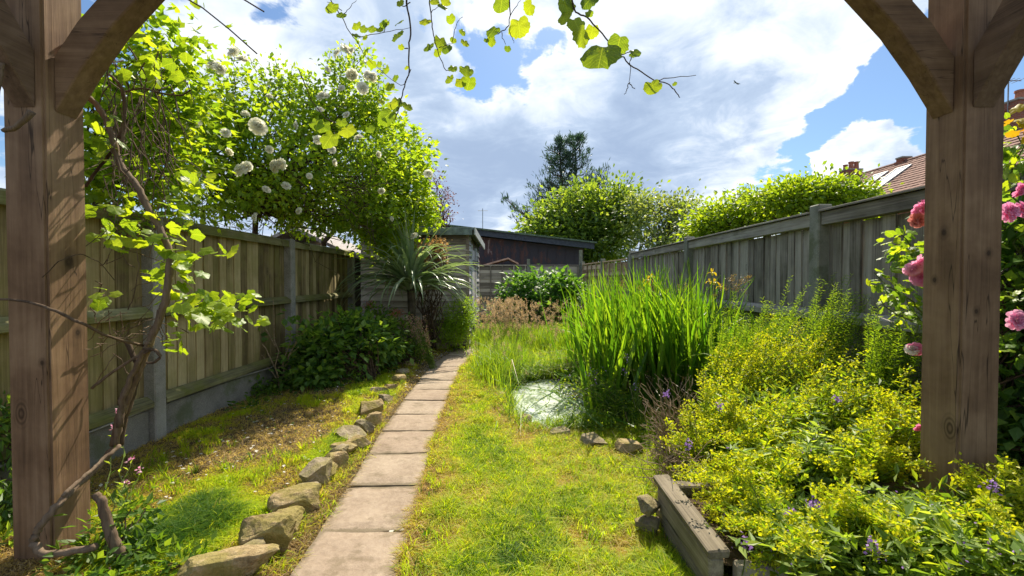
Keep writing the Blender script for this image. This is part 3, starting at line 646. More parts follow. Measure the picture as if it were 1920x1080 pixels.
# ------------------------------------------------------------------ stones
def rock(name, c, r, label, mat, group, seed, rz=0.):
    rr = np.random.default_rng(seed)
    import bmesh
    bm = bmesh.new(); bmesh.ops.create_icosphere(bm, subdivisions=4, radius=1.)
    V = np.array([v.co[:] for v in bm.verts])
    for k in range(11):
        n = nrm(rr.normal(size=3)*[1, 1, .8]); d = rr.uniform(.42, .80)
        V = V-np.maximum(0, V@n-d)[:, None]*n
    V = V-np.maximum(0, V[:, 2]-.62)[:, None]*np.array([0, 0, .9])
    q = V*3.1+seed
    V = V*(1+.16*(fbm(q[:, 0]+q[:, 2], q[:, 1]-q[:, 2]*.7, seed)-.5)+.09*(fbm(q[:, 0]*3.7+q[:, 2]*3, q[:, 1]*3.7, seed+3)-.5))[:, None]
    for v, p in zip(bm.verts, V*np.array(r)): v.co = p
    me = bpy.data.meshes.new(name); bm.to_mesh(me); bm.free(); me.polygons.foreach_set('use_smooth', [False]*len(me.polygons))
    me.materials.append(mat); o = bpy.data.objects.new(name, me); COL.objects.link(o); o.location = tuple(c); o.rotation_euler = (0, 0, rz)
    return tag(o, label, 'rock', group)
def rockmat(name, a, b, c, moss):
    m = newmat(name); v, rnd, base = objvec((1, 1, 1)); n1_ = NZ(base, 9., 8, .7, .5); n2_ = NZ(base, 55., 6, .7)
    cc = ramp(M('ADD', M('MULTIPLY', n1_, .6), M('MULTIPLY', n2_, .4)), [(.34, a), (.5, b), (.66, c)])
    cc = MX(M('MULTIPLY', MR(NZ(base, 6., 6, .7), .44, .58), moss), cc, (.20, .18, .03, 1))
    finish(princ(cc, .9, .2, M('ADD', n1_, n2_), .8, .015)); return m
m_rock = rockmat('yellow sandstone', (.12, .08, .035), (.34, .25, .13), (.52, .41, .25), .6)
m_rock2 = rockmat('grey stone', (.11, .085, .055), (.28, .225, .15), (.44, .37, .26), .45)
RK = [  # px, py (base centre), half sizes, rz, material, label
    (440, 1092, (.20, .11, .10), .3, m_rock, 'tan mossy rock cut by the bottom edge beside the path'),
    (505, 1035, (.20, .12, .125), .5, m_rock, 'large tan rock with mossy right face, second from the front beside the path'),
    (560, 962, (.15, .10, .09), .4, m_rock, 'wedge shaped tan rock beside the path, third from the front'),
    (597, 912, (.12, .11, .11), .1, m_rock2, 'rock with a dark flat front face beside the path, near the left stone row middle'),
    (624, 884, (.10, .10, .09), .9, m_rock, 'small mossy green rock leaning behind the dark faced one'),
    (645, 858, (.12, .09, .08), .2, m_rock, 'pale topped rock in the middle of the path edging'),
    (650, 830, (.15, .11, .085), -.2, m_rock2, 'wide grey rock half sunk in grass left of the path'),
    (680, 813, (.10, .09, .09), .6, m_rock2, 'rounded rock just behind the wide grey one'),
    (690, 782, (.14, .10, .10), .1, m_rock, 'large rounded rock with pale top farther up the path edge'),
    (722, 755, (.10, .08, .06), .5, m_rock2, 'flat rock in straw coloured grass beside the path'),
    (733, 735, (.10, .08, .06), .1, m_rock, 'low rock by the bend of the stone row'),
    (705, 770, (.07, .06, .05), .9, m_rock, 'small stone wedged between two bigger ones along the path edge'), (575, 940, (.08, .07, .05), .2, m_rock2, 'little stone tucked between the wedge rock and the dark faced rock'), (470, 1065, (.09, .07, .06), 1.2, m_rock2, 'little stone between the two nearest big rocks'), (745, 718, (.08, .07, .05), .4, m_rock, 'small pale stone in the straw near the far end of the rock row'),
    (535, 1000, (.08, .06, .05), .7, m_rock, 'small tan stone filling the gap behind the largest front rock'), (612, 900, (.07, .06, .05), .1, m_rock, 'little tan stone on the path side of the dark faced rock'), (633, 870, (.07, .07, .06), 1.1, m_rock2, 'small squarish stone between the mossy green rock and the pale topped one'), (668, 843, (.08, .06, .05), .3, m_rock, 'thin flat stone right of the wide grey rock'), (697, 800, (.08, .06, .06), .8, m_rock, 'small stone right beside the slabs near the rounded rocks'), (712, 742, (.08, .06, .05), .6, m_rock2, 'small brown stone in straw before the low far rock'), (768, 690, (.09, .07, .05), .4, m_rock, 'low tan stone near the shaded part of the path'), (785, 678, (.09, .07, .05), .9, m_rock2, 'last grey stone of the row before the shaded path'),
    (757, 705, (.10, .09, .06), .1, m_rock2, 'half hidden rock below the pink seed heads beside the path'),
    (830, 655, (.16, .10, .09), .1, m_rock2, 'grey rock at the foot of the clipped bush by the shed')]
for k, (x, y, r, rz, mt, lb) in enumerate(RK):
    g = gp(x, y); r = tuple(np.array(r)*(1.45 if r[0] < .095 else 1.06)); rock('rock', (g[0], g[1], r[2]*.50+.02), np.array(r), lb, mt, 'rocks edging the path', 20+k*7, rz)
RK2 = [(1108, 838, (.17, .10, .09), -.1, m_rock2, 'long flat rock on the lawn edge in front of the pond'), (1170, 850, (.15, .10, .08), -.25, m_rock, 'low rock right of the long flat one in front of the pond'),
       (1055, 818, (.11, .08, .06), .3, m_rock2, 'small brown rock at the near corner of the pond'), (985, 790, (.10, .08, .05), .5, m_rock2, 'small rock sunk in dead grass at the near left pond rim'),
       (938, 745, (.10, .12, .05), .2, m_rock, 'mossy rock on the left rim of the pond')]
for k, (x, y, r, rz, mt, lb) in enumerate(RK2):
    g = gp(x, y); rock('rock', (g[0], g[1], r[2]*.45), r, lb, mt, 'rocks round the pond', 220+k*5, rz)
ROCKXY = [(gp(r_[0], r_[1]), r_[2]) for r_ in RK+RK2]
# rear sill of the pond
g = gp(1035, 694); mb = MB(); mb.box(-.30, .30, -.06, .06, -.08, .045)
tag(mb.build('timber_edging', m_sleeper, None, tuple(g+[0, .05, .02]), bevel=.01), 'short weathered timber edging behind the far side of the pond', 'timber edging')
# ------------------------------------------------------------------ raised timber bed
bed = thing('raised_bed', (.79, 1.9, 0), 'weathered sleeper-sided raised flower bed at the right of the lawn', 'raised bed')
m = newmat('bed soil'); t = nd('ShaderNodeTexCoord'); a = NZ(t.outputs['Object'], 14., 7, .7); finish(princ(ramp(a, [(.35, (.03, .02, .012)), (.65, (.14, .10, .06))]), .95, .1, a, .8, .03)); m_soil = m
mb = MB(); mb.prism([(-.042, .235), (.038, .242), (.042, .275), (-.045, .270)], .64, 1, -.30); mb.build('top_board', m_sleeper, bed, bevel=.006)
mb = MB(); mb.box(-.03, .03, -.29, .34, -.02, .115); mb.build('side_board', m_sleeper, bed, bevel=.008)
mb = MB(); mb.box(-.035, .025, -.285, .30, .122, .232); mb.build('side_board', m_sleeper, bed, bevel=.008)
mb = MB(); mb.box(.066, 1.9, .27, .34, -.02, .24); mb.build('end_board', m_sleeper, bed, bevel=.008)
mb = MB(); mb.box(.07, 2.2, -.30, -.25, -.02, .21); mb.build('end_board', m_sleeper, bed, bevel=.008)
X_, Y_, F_ = grid(.035, 2.2, -.25, .27, 50, 20)
fast('soil', np.stack([X_, Y_, .19+.05*(fbm(X_*4, Y_*4, 8)-.5)], -1), F_, m_soil, bed, smooth=True)
rock('rock', (.69, 2.14, .055), (.08, .07, .065), 'dark stone in the shade under the pale corner stone of the raised bed', m_rock2, 'stones of the raised bed', 503)
g = gp(1262, 938, .1); rock('rock', (.69, 2.13, .165), (.075, .085, .06), 'knobbly pale stone capping the corner of the raised bed', m_rock2, 'stones of the raised bed', 501)
g = gp(1395, 1075, .05); rock('rock', (.84, 1.52, .12), (.07, .06, .05), 'small pale stone against the near end of the raised bed board', m_rock, 'stones of the raised bed', 502)

# ------------------------------------------------------------------ grass
def blades(name, X, Y, Z, h, wd, lean, rnd, mat, parent=None, curl=.5, **kw):
    n = len(X); az = R.random(n)*2*math.pi; la = R.random(n)*2*math.pi
    s = np.stack([np.cos(az), np.sin(az), np.zeros(n)], -1)*wd[:, None]/2; l = np.stack([np.cos(la), np.sin(la), np.zeros(n)], -1)*(lean*h)[:, None]
    b = np.stack([X, Y, Z], -1); up = np.array([0, 0, 1.])
    m1 = b+up*(h*.55)[:, None]+l*.30; tp = b+up*(h*np.clip(1-lean*.45, .2, 1))[:, None]+l
    V = np.stack([b-s, b+s, m1+s*.8, m1-s*.8, tp+s*.08, tp-s*.08], 1).reshape(-1, 3)
    Fq = (np.array([[0, 1, 2, 3], [3, 2, 4, 5]])[None]+np.arange(n)[:, None, None]*6).reshape(-1, 4)
    o = fast(name, V, Fq, mat, parent, np.repeat(rnd, 6)); return o
def grassmat(name):
    m = newmat(name); a = nd('ShaderNodeAttribute', attribute_name='rnd')
    c = ramp(a.outputs['Fac'], [(0, (.05, .12, .010)), (.28, (.29, .38, .015)), (.5, (.42, .46, .02)), (.64, (.42, .38, .03)), (.8, (.38, .28, .09)), (1, (.45, .33, .16))])
    p = princ(c, .6, .25); tl = nd('ShaderNodeBsdfTranslucent'); inp(tl.inputs[0], VM('MULTIPLY', c, (2.0, 2.1, .7)))
    mx = nd('ShaderNodeMixShader'); mx.inputs[0].default_value = .5; LL.new(p, mx.inputs[1]); LL.new(tl.outputs[0], mx.inputs[2]); finish(mx.outputs[0]); return m
m_grass = grassmat('grass')
def sample(n, x0, x1, y0, y1, pw=1.7):
    u = R.random(n); a = 1-pw; Y = (y0**a+(y1**a-y0**a)*u)**(1/a); return R.uniform(x0, x1, n), Y
def lawnmask(X, Y):
    edge = pathx(Y)+.235+.05*(fbm(X*3, Y*3, 11)-.5)-.02
    right = np.interp(Y, [0, 2.25, 2.3, 3.0, 3.4, 3.7, 4.2, 6, 8, 9, 12], [.82, .82, 1.05, 1.15, 1.05, .35, -.05, -.05, .3, .6, 1.])
    return (X > edge) & ((X < right) | ((pondd(X, Y) > 1.03) & (Y < 3.95) & (X < 1.1))) & (pondd(X, Y) > 1.0)
X, Y = sample(420000, -1.2, 1.3, 1.25, 10., 1.75); k = lawnmask(X, Y); X = X[k]; Y = Y[k]; n = len(X)
dry = .5+.55*(fbm(X*2.6+3, Y*2.6, 21, 4)-.5)+.5*(fbm(X*9, Y*9, 22)-.5)+.25*(fbm(X*26, Y*26, 23, 2)-.5); de = X-(pathx(Y)+.235)
dry = dry+.42*np.exp(-(np.clip(de, 0, 9)/.16)**2)*np.clip(1.35-(Y-1.5)*.12, .3, 1)
dp = np.abs(pondd(X, Y)-1.12); dry = dry+.36*np.exp(-(dp/.22)**2)+.22*np.exp(-((X-.62)**2/.12+(Y-3.15)**2/.05))
for (cx, cy, cr) in ((.32, 2.15, .09), (.55, 2.05, .12), (-.25, 2.45, .14), (.12, 2.9, .09), (.05, 3.4, .12), (-.28, 2.1, .10), (.35, 2.7, .07)):
    dry = dry+.30*np.exp(-(((X-cx)**2+(Y-cy)**2*.8)/cr**2))
tall = fbm(X*3.4, Y*3.4, 31, 3)
rn = np.clip((dry-.42)*1.35+.24+R.normal(size=n)*.21, 0, 1)
tall = .5*tall+.5*fbm(X*14, Y*14, 33, 2)
h = (.028+.13*tall**2.2+.035*R.random(n)**2)*(1-.5*np.clip((dry-.62)*3, 0, 1)); lean = .25+.9*R.random(n)+np.clip((dry-.6)*4, 0, 1.6)
keep = R.random(n) > np.clip((dry-.66)*1.8, 0, .35)
sc = (1+np.clip(Y-3, 0, 8)*.25)
blades('lawn_grass', X[keep], Y[keep], gz(X, Y)[keep]-.003, (h*(1+.1*(sc-1)))[keep], (.0046*sc*(.5+.8*R.random(n)))[keep], lean[keep], rn[keep], m_grass); tag(bpy.data.objects['lawn_grass'], kind='stuff')
# left bed grass: sparse, mostly dead, green patches
X, Y = sample(230000, -2.82, -.6, 1.3, 9., 1.75); e = pathx(Y)-.235
k = (X < e+.015*R.normal(size=len(X))) & ((Y < 7.9)); X = X[k]; Y = Y[k]; e = e[k]; n = len(X)
gr = fbm(X*2.3, Y*2.3, 41, 4); gr = gr+.5*np.exp(-((X+1.55)**2/.16+(Y-2.15)**2/.22))+.22*np.exp(-((X+1.35)**2/.05+(Y-3.6)**2/.5))+.25*np.exp(-((X+1.55)**2/.12+(Y-4.4)**2/.5))-.15*np.exp(-((X+1.9)**2/.3+(Y-3.1)**2/.2))
gr = gr-.35*np.exp(-((e-X)/.12)**2)
gr = gr+.45*(fbm(X*10, Y*10, 43, 3)-.5)-.13-.10*np.clip((-2.2-X)/.5, 0, 1)  # last term: drier, thinner towards the fence, its shadow put into the grass colour
rn = np.clip(.98-(gr-.30)*1.6+R.normal(size=n)*.14, 0, 1)
keep = R.random(n) < np.clip(.35+(gr-.35)*1.8, .25, 1)
h = .018+.16*np.clip(gr-.48, 0, .6)+.030*R.random(n); lean = .6+2.2*R.random(n)*(1.2-np.clip(gr, 0, 1))
sc = (1+np.clip(Y-3, 0, 8)*.25)
blades('rough_grass', X[keep], Y[keep], gz(X, Y)[keep]-.003, h[keep], (.0042*sc*(.5+.8*R.random(n)))[keep], lean[keep], rn[keep], m_grass); tag(bpy.data.objects['rough_grass'], kind='stuff')
X = []; Y = []; T = []
for (g, r) in ROCKXY:
    n = 260; a_ = R.uniform(0, 6.283, n); q = R.uniform(.85, 1.35, n); X.append(g[0]+r[0]*q*np.cos(a_)); Y.append(g[1]+r[1]*1.3*q*np.sin(a_)); T.append(np.clip(.70+R.normal(size=n)*.2-(R.random()*.35), 0, 1))
X = np.concatenate(X); Y = np.concatenate(Y); T = np.concatenate(T); k = np.abs(X-pathx(Y)) > .2; X = X[k]; Y = Y[k]; T = T[k]; n = len(X)
tag(blades('rock_side_grass', X, Y, gz(X, Y)-.003, .02+.07*R.random(n)**1.6, .0045*(.6+.8*R.random(n)), .4+1.6*R.random(n), T, m_grass), kind='stuff')
X, Y = sample(1500, -2.6, 1.1, 1.6, 6.5, 1.9); k = lawnmask(X, Y) | ((X < pathx(Y)-.35) & (fbm(X*2.3, Y*2.3, 41, 4) > .45)); X = X[k]; Y = Y[k]; m_ = 13
X2 = (X[:, None]+R.normal(size=(len(X), m_))*.012).ravel(); Y2 = (Y[:, None]+R.normal(size=(len(X), m_))*.012).ravel(); T = np.clip(np.repeat(.30+R.normal(size=len(X))*.16, m_)+R.normal(size=len(X2))*.1, 0, 1); n = len(X2)
k = np.abs(X2-pathx(Y2)) > .225; X2 = X2[k]; Y2 = Y2[k]; T = T[k]; n = len(X2)
tag(blades('grass_tufts', X2, Y2, gz(X2, Y2)-.003, .05+.075*R.random(n), .005*(.6+.7*R.random(n)), .3+.9*R.random(n), T, m_grass), kind='stuff')
# rough ground cover on the right and far sides
X, Y = sample(60000, -.2, 2.88, 3.1, 14., 1.5); k = (pondd(X, Y) > 1.02) & ~lawnmask(X, Y); X = X[k]; Y = Y[k]; n = len(X)
blades('ground_cover', X, Y, gz(X, Y), .05+.10*R.random(n), .006+.006*R.random(n), .3+R.random(n), np.clip(.25+R.normal(size=n)*.22+.4*(fbm(X*2, Y*2, 71)-.4), 0, 1), m_grass); tag(bpy.data.objects['ground_cover'], kind='stuff')
X = R.uniform(-4.6, -1.9, 9000); Y = R.uniform(1.6, 3.0, 9000); k = (X < -2.95) | (X < -2.1) & (X > -2.82)
# clippings and litter
def litter(name, n, fx, col_m, s0, s1, asp, zoff=.004):
    X, Y = fx(n); n = len(X); A = np.stack([R.normal(size=n), R.normal(size=n), R.normal(size=n)*.15], -1)
    o = leaves(name, np.stack([X, Y, gz(X, Y)+zoff], -1), A, R.uniform(s0, s1, n), asp, col_m, None, T_LEAF, 1.); tag(o, kind='stuff'); return o
m_straw = leafmat('straw', (.13, .085, .04), (.30, .22, .11), (.42, .33, .18), .3, tcol=(1.5, 1.3, .8))
def fx(n):
    X, Y = sample(n, -2.8, -.4, 1.3, 7., 1.75); e = pathx(Y); return X[(X < e-.2)], Y[(X < e-.2)]
litter('straw_litter', 26000, fx, m_straw, .012, .05, .09, .010)
def fx(n):
    X, Y = sample(n, -1.3, .2, 1.3, 7., 1.75); e = np.abs(X-pathx(Y)); k = (e > .205) & (e < .30+.12*fbm(X*3, Y*3, 5)); return X[k], Y[k]
litter('edge_litter', 34000, fx, m_straw, .008, .032, .14, .022)
def fx(n):
    Y = R.uniform(5.6, 9., n); X = pathx(Y)+R.normal(size=n)*.28; X2, Y2 = sample(n//3, -2.6, -1.2, 2.4, 6., 1.6); X3, Y3 = sample(n//30, -1.3, .1, 1.8, 5, 1.6); return np.concatenate([X, X2, X3]), np.concatenate([Y, Y2, Y3])
litter('fallen_petals', 620, fx, P_white, .012, .034, .8, .028)
# gravelly patch on the path's shaded side: small pale chips
def fx(n):
    Y = R.uniform(5.9, 8., n); return pathx(Y)-.2+R.normal(size=n)*.07, Y
litter('petal_drift', 900, fx, leafmat('grey petal', (.28, .27, .27), (.45, .44, .44), (.6, .6, .58), .2, tcol=(1, 1, 1)), .008, .022, .8, .022)

# ------------------------------------------------------------------ leaf shapes as single meshes
def vineleaf(seed, mat, lob=.17, n=30):
    rr = np.random.default_rng(seed); th = np.linspace(-math.pi, math.pi, n, endpoint=False)
    r = .50*(1+lob*np.cos(th*1.0)*.6+lob*.55*np.cos(5*th)*(np.abs(th) < 2.6))*(1-.42*np.exp(-((np.abs(th)-math.pi)/.35)**2)); r *= 1+.03*rr.normal(size=n)*1.0+.03*(np.arange(n) % 2*2-1)
    x = .42+r*np.cos(th); y = r*np.sin(th)*1.02; z = -.22*(x-.4)**2-.20*y**2+.03*np.cos(5*th)+.02*rr.normal(size=n)
    x2 = .42+r*.5*np.cos(th); y2 = r*.5*np.sin(th); z2 = .015*np.cos(5*th+2)
    V = np.concatenate([[[.40, 0, -.012]], np.stack([x2, y2, z2], -1), np.stack([x, y, z], -1)])
    Fs = [(0, 1+k, 1+(k+1) % n) for k in range(n)]+[(1+k, 1+n+k, 1+n+(k+1) % n, 1+(k+1) % n) for k in range(n)]
    me = bpy.data.meshes.new('leaf'); me.from_pydata(V.tolist(), [], Fs); me.materials.append(mat); me.polygons.foreach_set('use_smooth', [True]*len(me.polygons)); return me
def orient(A, up=(0, 0, 1), roll=0.):
    A = Vector(A).normalized(); U = Vector(up); s = A.cross(U); s = s.normalized() if s.length > .05 else Vector((1, 0, 0)); N = s.cross(A)
    Mx = Matrix((A, -s, N)).transposed().to_4x4() if False else Matrix(((A.x, -s.x, N.x), (A.y, -s.y, N.y), (A.z, -s.z, N.z)))
    q = Mx.to_quaternion()
    from mathutils import Quaternion
    return q @ Quaternion((1, 0, 0), roll)
def putleaf(me, parent, p, A, s, roll=0., up=(0, 0, 1), name='leaf'):
    o = bpy.data.objects.new(name, me); COL.objects.link(o); o.parent = parent; o.rotation_mode = 'QUATERNION'
    o.location = tuple(p); o.rotation_quaternion = orient(A, up, roll); o.scale = (s, s*random.uniform(.85, 1.1), s); return o
VL = [vineleaf(k, L_vine) for k in range(5)]; VH = [vineleaf(20+k, L_hang, .07) for k in range(5)]
def bloom(mat, seed, rings=((.05, 5, 86), (.17, 7, 72), (.30, 9, 55), (.42, 11, 34), (.50, 11, 10), (.46, 9, -14))):
    rr = np.random.default_rng(seed); mb = MB()
    for ri, (rd, np_, tilt) in enumerate(rings):
        for k in range(np_):
            a = 2*math.pi*(k+rr.random()*.5)/np_+ri; tl = rad(tilt+rr.normal()*9); wd = .26+rd*.50; L = .40+rd*.30
            ux = np.array([math.cos(a), math.sin(a), 0]); sx_ = np.array([-math.sin(a), math.cos(a), 0]); V = []
            for t in (0, .5, 1.):
                for q in (-1, 0, 1):
                    out = L*t*math.cos(tl)*(1+.25*t); z = L*t*math.sin(tl)-.10*t*t*(rd > .35)
                    ww = wd*(.35, 1, .72)[int(t*2)]; V.append(tuple(ux*(rd*.42+out-.05*abs(q)*t)+sx_*q*ww*.5+np.array([0, 0, z+.05*(abs(q))+.06*rr.normal()*t*.5])))
            mb.add(V, [(0, 1, 4, 3), (1, 2, 5, 4), (3, 4, 7, 6), (4, 5, 8, 7)])
    return mb
def bloom_mesh(name, mat, seed, **k): 
    mb = bloom(mat, seed, **k); me = bpy.data.meshes.new(name); me.from_pydata(mb.V, [], mb.F); me.materials.append(mat); me.polygons.foreach_set('use_smooth', [True]*len(me.polygons)); return me
BW = [bloom_mesh('rose_bloom', P_white, k) for k in range(3)]; BP = [bloom_mesh('rose_bloom', P_pink, 10+k) for k in range(3)]; BO = bloom_mesh('rose_bloom', P_peach, 33)
def rose(me, parent, p, r, nrmv): 
    o = inst('rose_bloom', me, parent, tuple(p), (0, 0, 0), r*1.25); o.rotation_mode = 'QUATERNION'; o.rotation_quaternion = Vector(nrmv).to_track_quat('Z', 'Y'); return o

# ------------------------------------------------------------------ white climbing rose and trees over the left fence
def shrub(name, base, blobs, nsub, nl, spread, L, asp, mat, label, cat, tmpl=T_LEAF, twr=.02, stems=12, group=None, twigmat=None, lo=.5, Lj=.3, trunk=True, stuffname='foliage', flat=.6, bow=0., jit=.05, hub=None):
    t = thing(name, base, label, cat, group); base = np.array(base, float)
    P, A, C = cluster(blobs, nsub, nl, spread, lo)
    kk = P[:, 2] > (.03 if name != 'lawn_weeds' else -.05); P = P[kk]; A = A[kk]
    o = leaves(stuffname, P, A, L*(1-Lj+2*Lj*R.random(len(P))), asp, mat, t, tmpl, flat, None, base); tag(o, kind='stuff')
    if stems:
        mb = MB(); sel = C[R.permutation(len(C))[:stems]]-base; hb = (0, 0, 0) if hub is None else tuple(np.array(hub)-base)
        if hub is not None: mb.tube(curve((0, 0, 0), hb, 6, 0, .03), twr*1.6, 7, False)
        branches(mb, hb, sel, twr, .003, jit, 7, 5, bow); mb.build('stem', twigmat or m_twig, t)
    return t, C
shrub('lawn_weeds', (0, 2.5, 0), [((.35, 2.3, .01), (.5, .5, .012), 1.), ((-.2, 3.4, .01), (.25, .8, .012), 1.), ((-1.6, 2.4, .02), (.5, .5, .015), 1.2), ((-2.1, 3.6, .02), (.5, .8, .015), 1.2)], 90, 7, .022, .022, .7, leafmat('weed leaf', (.05, .12, .018), (.09, .18, .02), (.16, .24, .03), .4), 'tiny broad weed leaves scattered through the lawn and rough grass', 'weeds', T_LEAF, .004, 0, flat=.9)
def blob(x, y, Y, r, rd=None, wt=1., ar=1.):
    c = px(x, y, Y); s = Y/F; return (c, (r*s, (rd or r*.8)*s, r*s*ar), wt)
# main rose
base = (-3.7, 6.0, .3)
rb_ = [blob(470, 290, 4.6, 105, None, 1.3), blob(400, 330, 4.4, 90, None, 1.2), blob(560, 300, 5.2, 95, None, 1.3), blob(640, 250, 5.6, 85, None, 1.2), blob(660, 160, 5.6, 55, None, .6, 1.2), blob(600, 210, 5.4, 55, None, .7),
       blob(440, 200, 4.6, 60, None, .7, 1.), blob(520, 170, 5.0, 40, None, .35), blob(560, 375, 5.6, 85, None, .6, .55), blob(700, 330, 6.0, 80, None, 1.1), blob(690, 200, 5.7, 45, None, .45), blob(640, 370, 6.0, 80, None, .8, .7), blob(350, 240, 4.2, 60, None, .5), blob(600, 415, 6.1, 55, None, .35, .5), blob(690, 430, 6.8, 50, None, .35, .6), blob(530, 395, 5.6, 50, None, .25, .4), blob(410, 385, 4.9, 45, None, .18, .4)]
rose_t, RC = shrub('climbing_rose', base, rb_, 760, 21, .085, .066, .62, L_rose, 'huge white-flowered climbing rose billowing over the left fence', 'rose bush', T_LEAF, .022, 170, None, m_twig, .45, jit=.07, hub=(-3.35, 5.6, 2.25))
# extra bare tangle of stems hanging low over the fence
mb = MB()
for k in range(300):
    a = px(R.uniform(340, 700), R.uniform(300, 430), R.uniform(5.0, 6.5)); b = a+R.normal(size=3)*np.array([.35, .35, .28]); mb.tube(curve(a, b, 5, -.05, .08)-np.array(base), list(np.linspace(.005, .002, 5)), 4, False)
mb.build('twig', m_twig, rose_t)
# upright sprays at the top
mb = MB(); PP = []; AA = []
for (x, y, Y, x1, y1) in [(440, 170, 4.5, 440, 95), (430, 180, 4.5, 400, 120), (520, 170, 5, 470, 110), (520, 180, 5, 515, 110), (640, 150, 5.6, 640, 88), (650, 150, 5.6, 665, 90), (530, 200, 5.1, 560, 130), (700, 180, 5.7, 715, 120), (590, 200, 5.4, 575, 140), (640, 180, 5.5, 620, 95), (380, 200, 4.2, 345, 120)]:
    c = curve(px(x, y+40, Y), px(x1, y1, Y-.1), 12, 0, .03); mb.tube(c-np.array(base), list(np.linspace(.007, .003, 12)), 4, False)
    for q in range(2, 12):
        for _ in range(9): PP.append(c[q]+R.normal(size=3)*.05); AA.append(R.normal(size=3)+[0, 0, -.3])
mb.build('spray', m_twig, rose_t)['kind'] = 'stuff'; o = leaves('spray_foliage', PP, AA, R.uniform(.035, .065, len(PP)), .6, L_rose, rose_t, T_LEAF, .5, None, base); tag(o, kind='stuff')
WR = [(455, 112, 15, 4.5), (438, 98, 12, 4.5), (412, 128, 14, 4.5), (398, 122, 10, 4.5), (648, 92, 13, 5.55), (632, 100, 12, 5.55), (660, 95, 10, 5.55), (660, 140, 12, 5.5), (690, 142, 11, 5.6), (700, 145, 9, 5.6), (680, 165, 12, 5.5), (605, 180, 12, 5.2), (484, 237, 18, 4.3),
      (423, 249, 10, 4.0), (362, 233, 16, 4.0), (596, 262, 11, 4.9), (622, 280, 9, 4.9), (672, 258, 10, 5.2), (452, 318, 15, 4.2), (463, 312, 10, 4.2), (515, 312, 15, 4.6), (528, 308, 11, 4.6), (505, 280, 9, 4.6), (537, 348, 10, 4.8), (478, 408, 10, 4.5), (803, 325, 9, 6.6), (460, 213, 9, 4.3),
      (640, 165, 9, 5.3), (600, 205, 8, 5.1), (710, 290, 8, 5.5), (555, 235, 8, 4.8), (715, 358, 7, 6.), (628, 305, 9, 5.), (500, 355, 8, 4.5), (735, 410, 6, 6.4), (560, 395, 7, 5.), (430, 285, 8, 4.1), (650, 215, 9, 5.2), (688, 118, 8, 5.6), (776, 442, 8, 6.9), (580, 330, 7, 4.8), (505, 180, 7, 4.7), (615, 130, 8, 5.5)]
for k, (x, y, r, Y) in enumerate(WR):
    rose(BW[k % 3], rose_t, px(x, y, Y-.5)-np.array(base), r*(Y-.5)/F*R.uniform(.72, .98), (R.normal()*.9, -1, .2+R.normal()*.8))
# lime maple-like tree further along
mb_ = [blob(740, 300, 6.9, 70, None, 1.), blob(760, 360, 7.1, 62, None, 1.1), blob(720, 400, 7.0, 75, None, 1.2), blob(765, 405, 7.3, 36, None, .6, 1.), blob(690, 340, 6.6, 60, None, .8), blob(785, 305, 7.2, 18, None, .12, .9), blob(735, 435, 7.2, 36, None, .35, .7), blob(700, 455, 7.1, 28, None, .2, .6), blob(650, 415, 6.7, 45, None, .35, .5), blob(755, 250, 6.9, 18, None, .12), blob(800, 400, 7.3, 16, None, .12)]
shrub('maple_tree', (-3.6, 7.7, 0), mb_, 270, 25, .11, .085, .8, L_lime, 'bright lime green leafy tree leaning over the end of the left fence', 'tree', T_LOBE, .03, 80, None, m_twig, .4, hub=(-2.9, 7.6, 2.45))
# lime vine foliage near the post
mb_ = [blob(250, 250, 3.3, 75, None, 1.), blob(200, 330, 3.0, 60, None, .8), blob(300, 330, 3.4, 60, None, .8), blob(330, 130, 3.4, 34, None, .28), blob(280, 90, 3.2, 40, None, .45), blob(230, 170, 3.1, 60, None, .7), blob(350, 200, 3.6, 40, None, .4), blob(330, 280, 3.6, 50, None, .5), blob(210, 400, 3.1, 35, None, .3), blob(360, 60, 3.3, 16, None, .08)]
shrub('climbing_vine', (-3.5, 3.2, .2), mb_, 150, 25, .12, .068, .85, L_vinej, 'yellow-green vine climbing above the fence beside the left oak post', 'vine', T_LOBE, .012, 60, None, m_twig, .3, hub=(-3.2, 3.3, 2.1))
# purple leaf shrub by the shed
mb_ = [blob(810, 365, 9.5, 32, None, 1.), blob(830, 395, 9.5, 24, None, .7), blob(805, 335, 9.5, 14, None, .3)]
shrub('purple_tree', (-1.6, 9.9, 1.9), mb_, 60, 22, .11, .05, .6, L_purple, 'small dusky purple-leaved tree behind the shed roof', 'tree', T_LEAF, .02, 40)

# ------------------------------------------------------------------ trees beyond the end
def tree(name, base, blobs, nsub, nl, spread, L, mat, label, tmpl=T_QUAD, tr=.16, stems=40, lo=.55, group='trees beyond the garden', asp=.6):
    t = thing(name, base, label, 'tree', group); base = np.array(base, float)
    P, A, C = cluster(blobs, nsub, nl, spread, lo); o = leaves('crown', P, A, L*(.7+.6*R.random(len(P))), asp, mat, t, tmpl, .5, None, base); tag(o, kind='stuff')
    top = np.mean([b[0] for b in blobs], 0)-base; mb = MB(); mb.tube(curve((0, 0, 0), top*.8, 6, 0, .02), list(np.linspace(tr, tr*.4, 6)), 8); mb.build('trunk', m_trunk, t)
    mb = MB(); sel = C[R.permutation(len(C))[:stems]]-base
    for q in sel: mb.tube(curve(top*R.uniform(.35, .8), q, 6, -.1, .05), list(np.linspace(tr*.3, .012, 6)), 5, False)
    mb.build('limb', m_trunk, t); return t
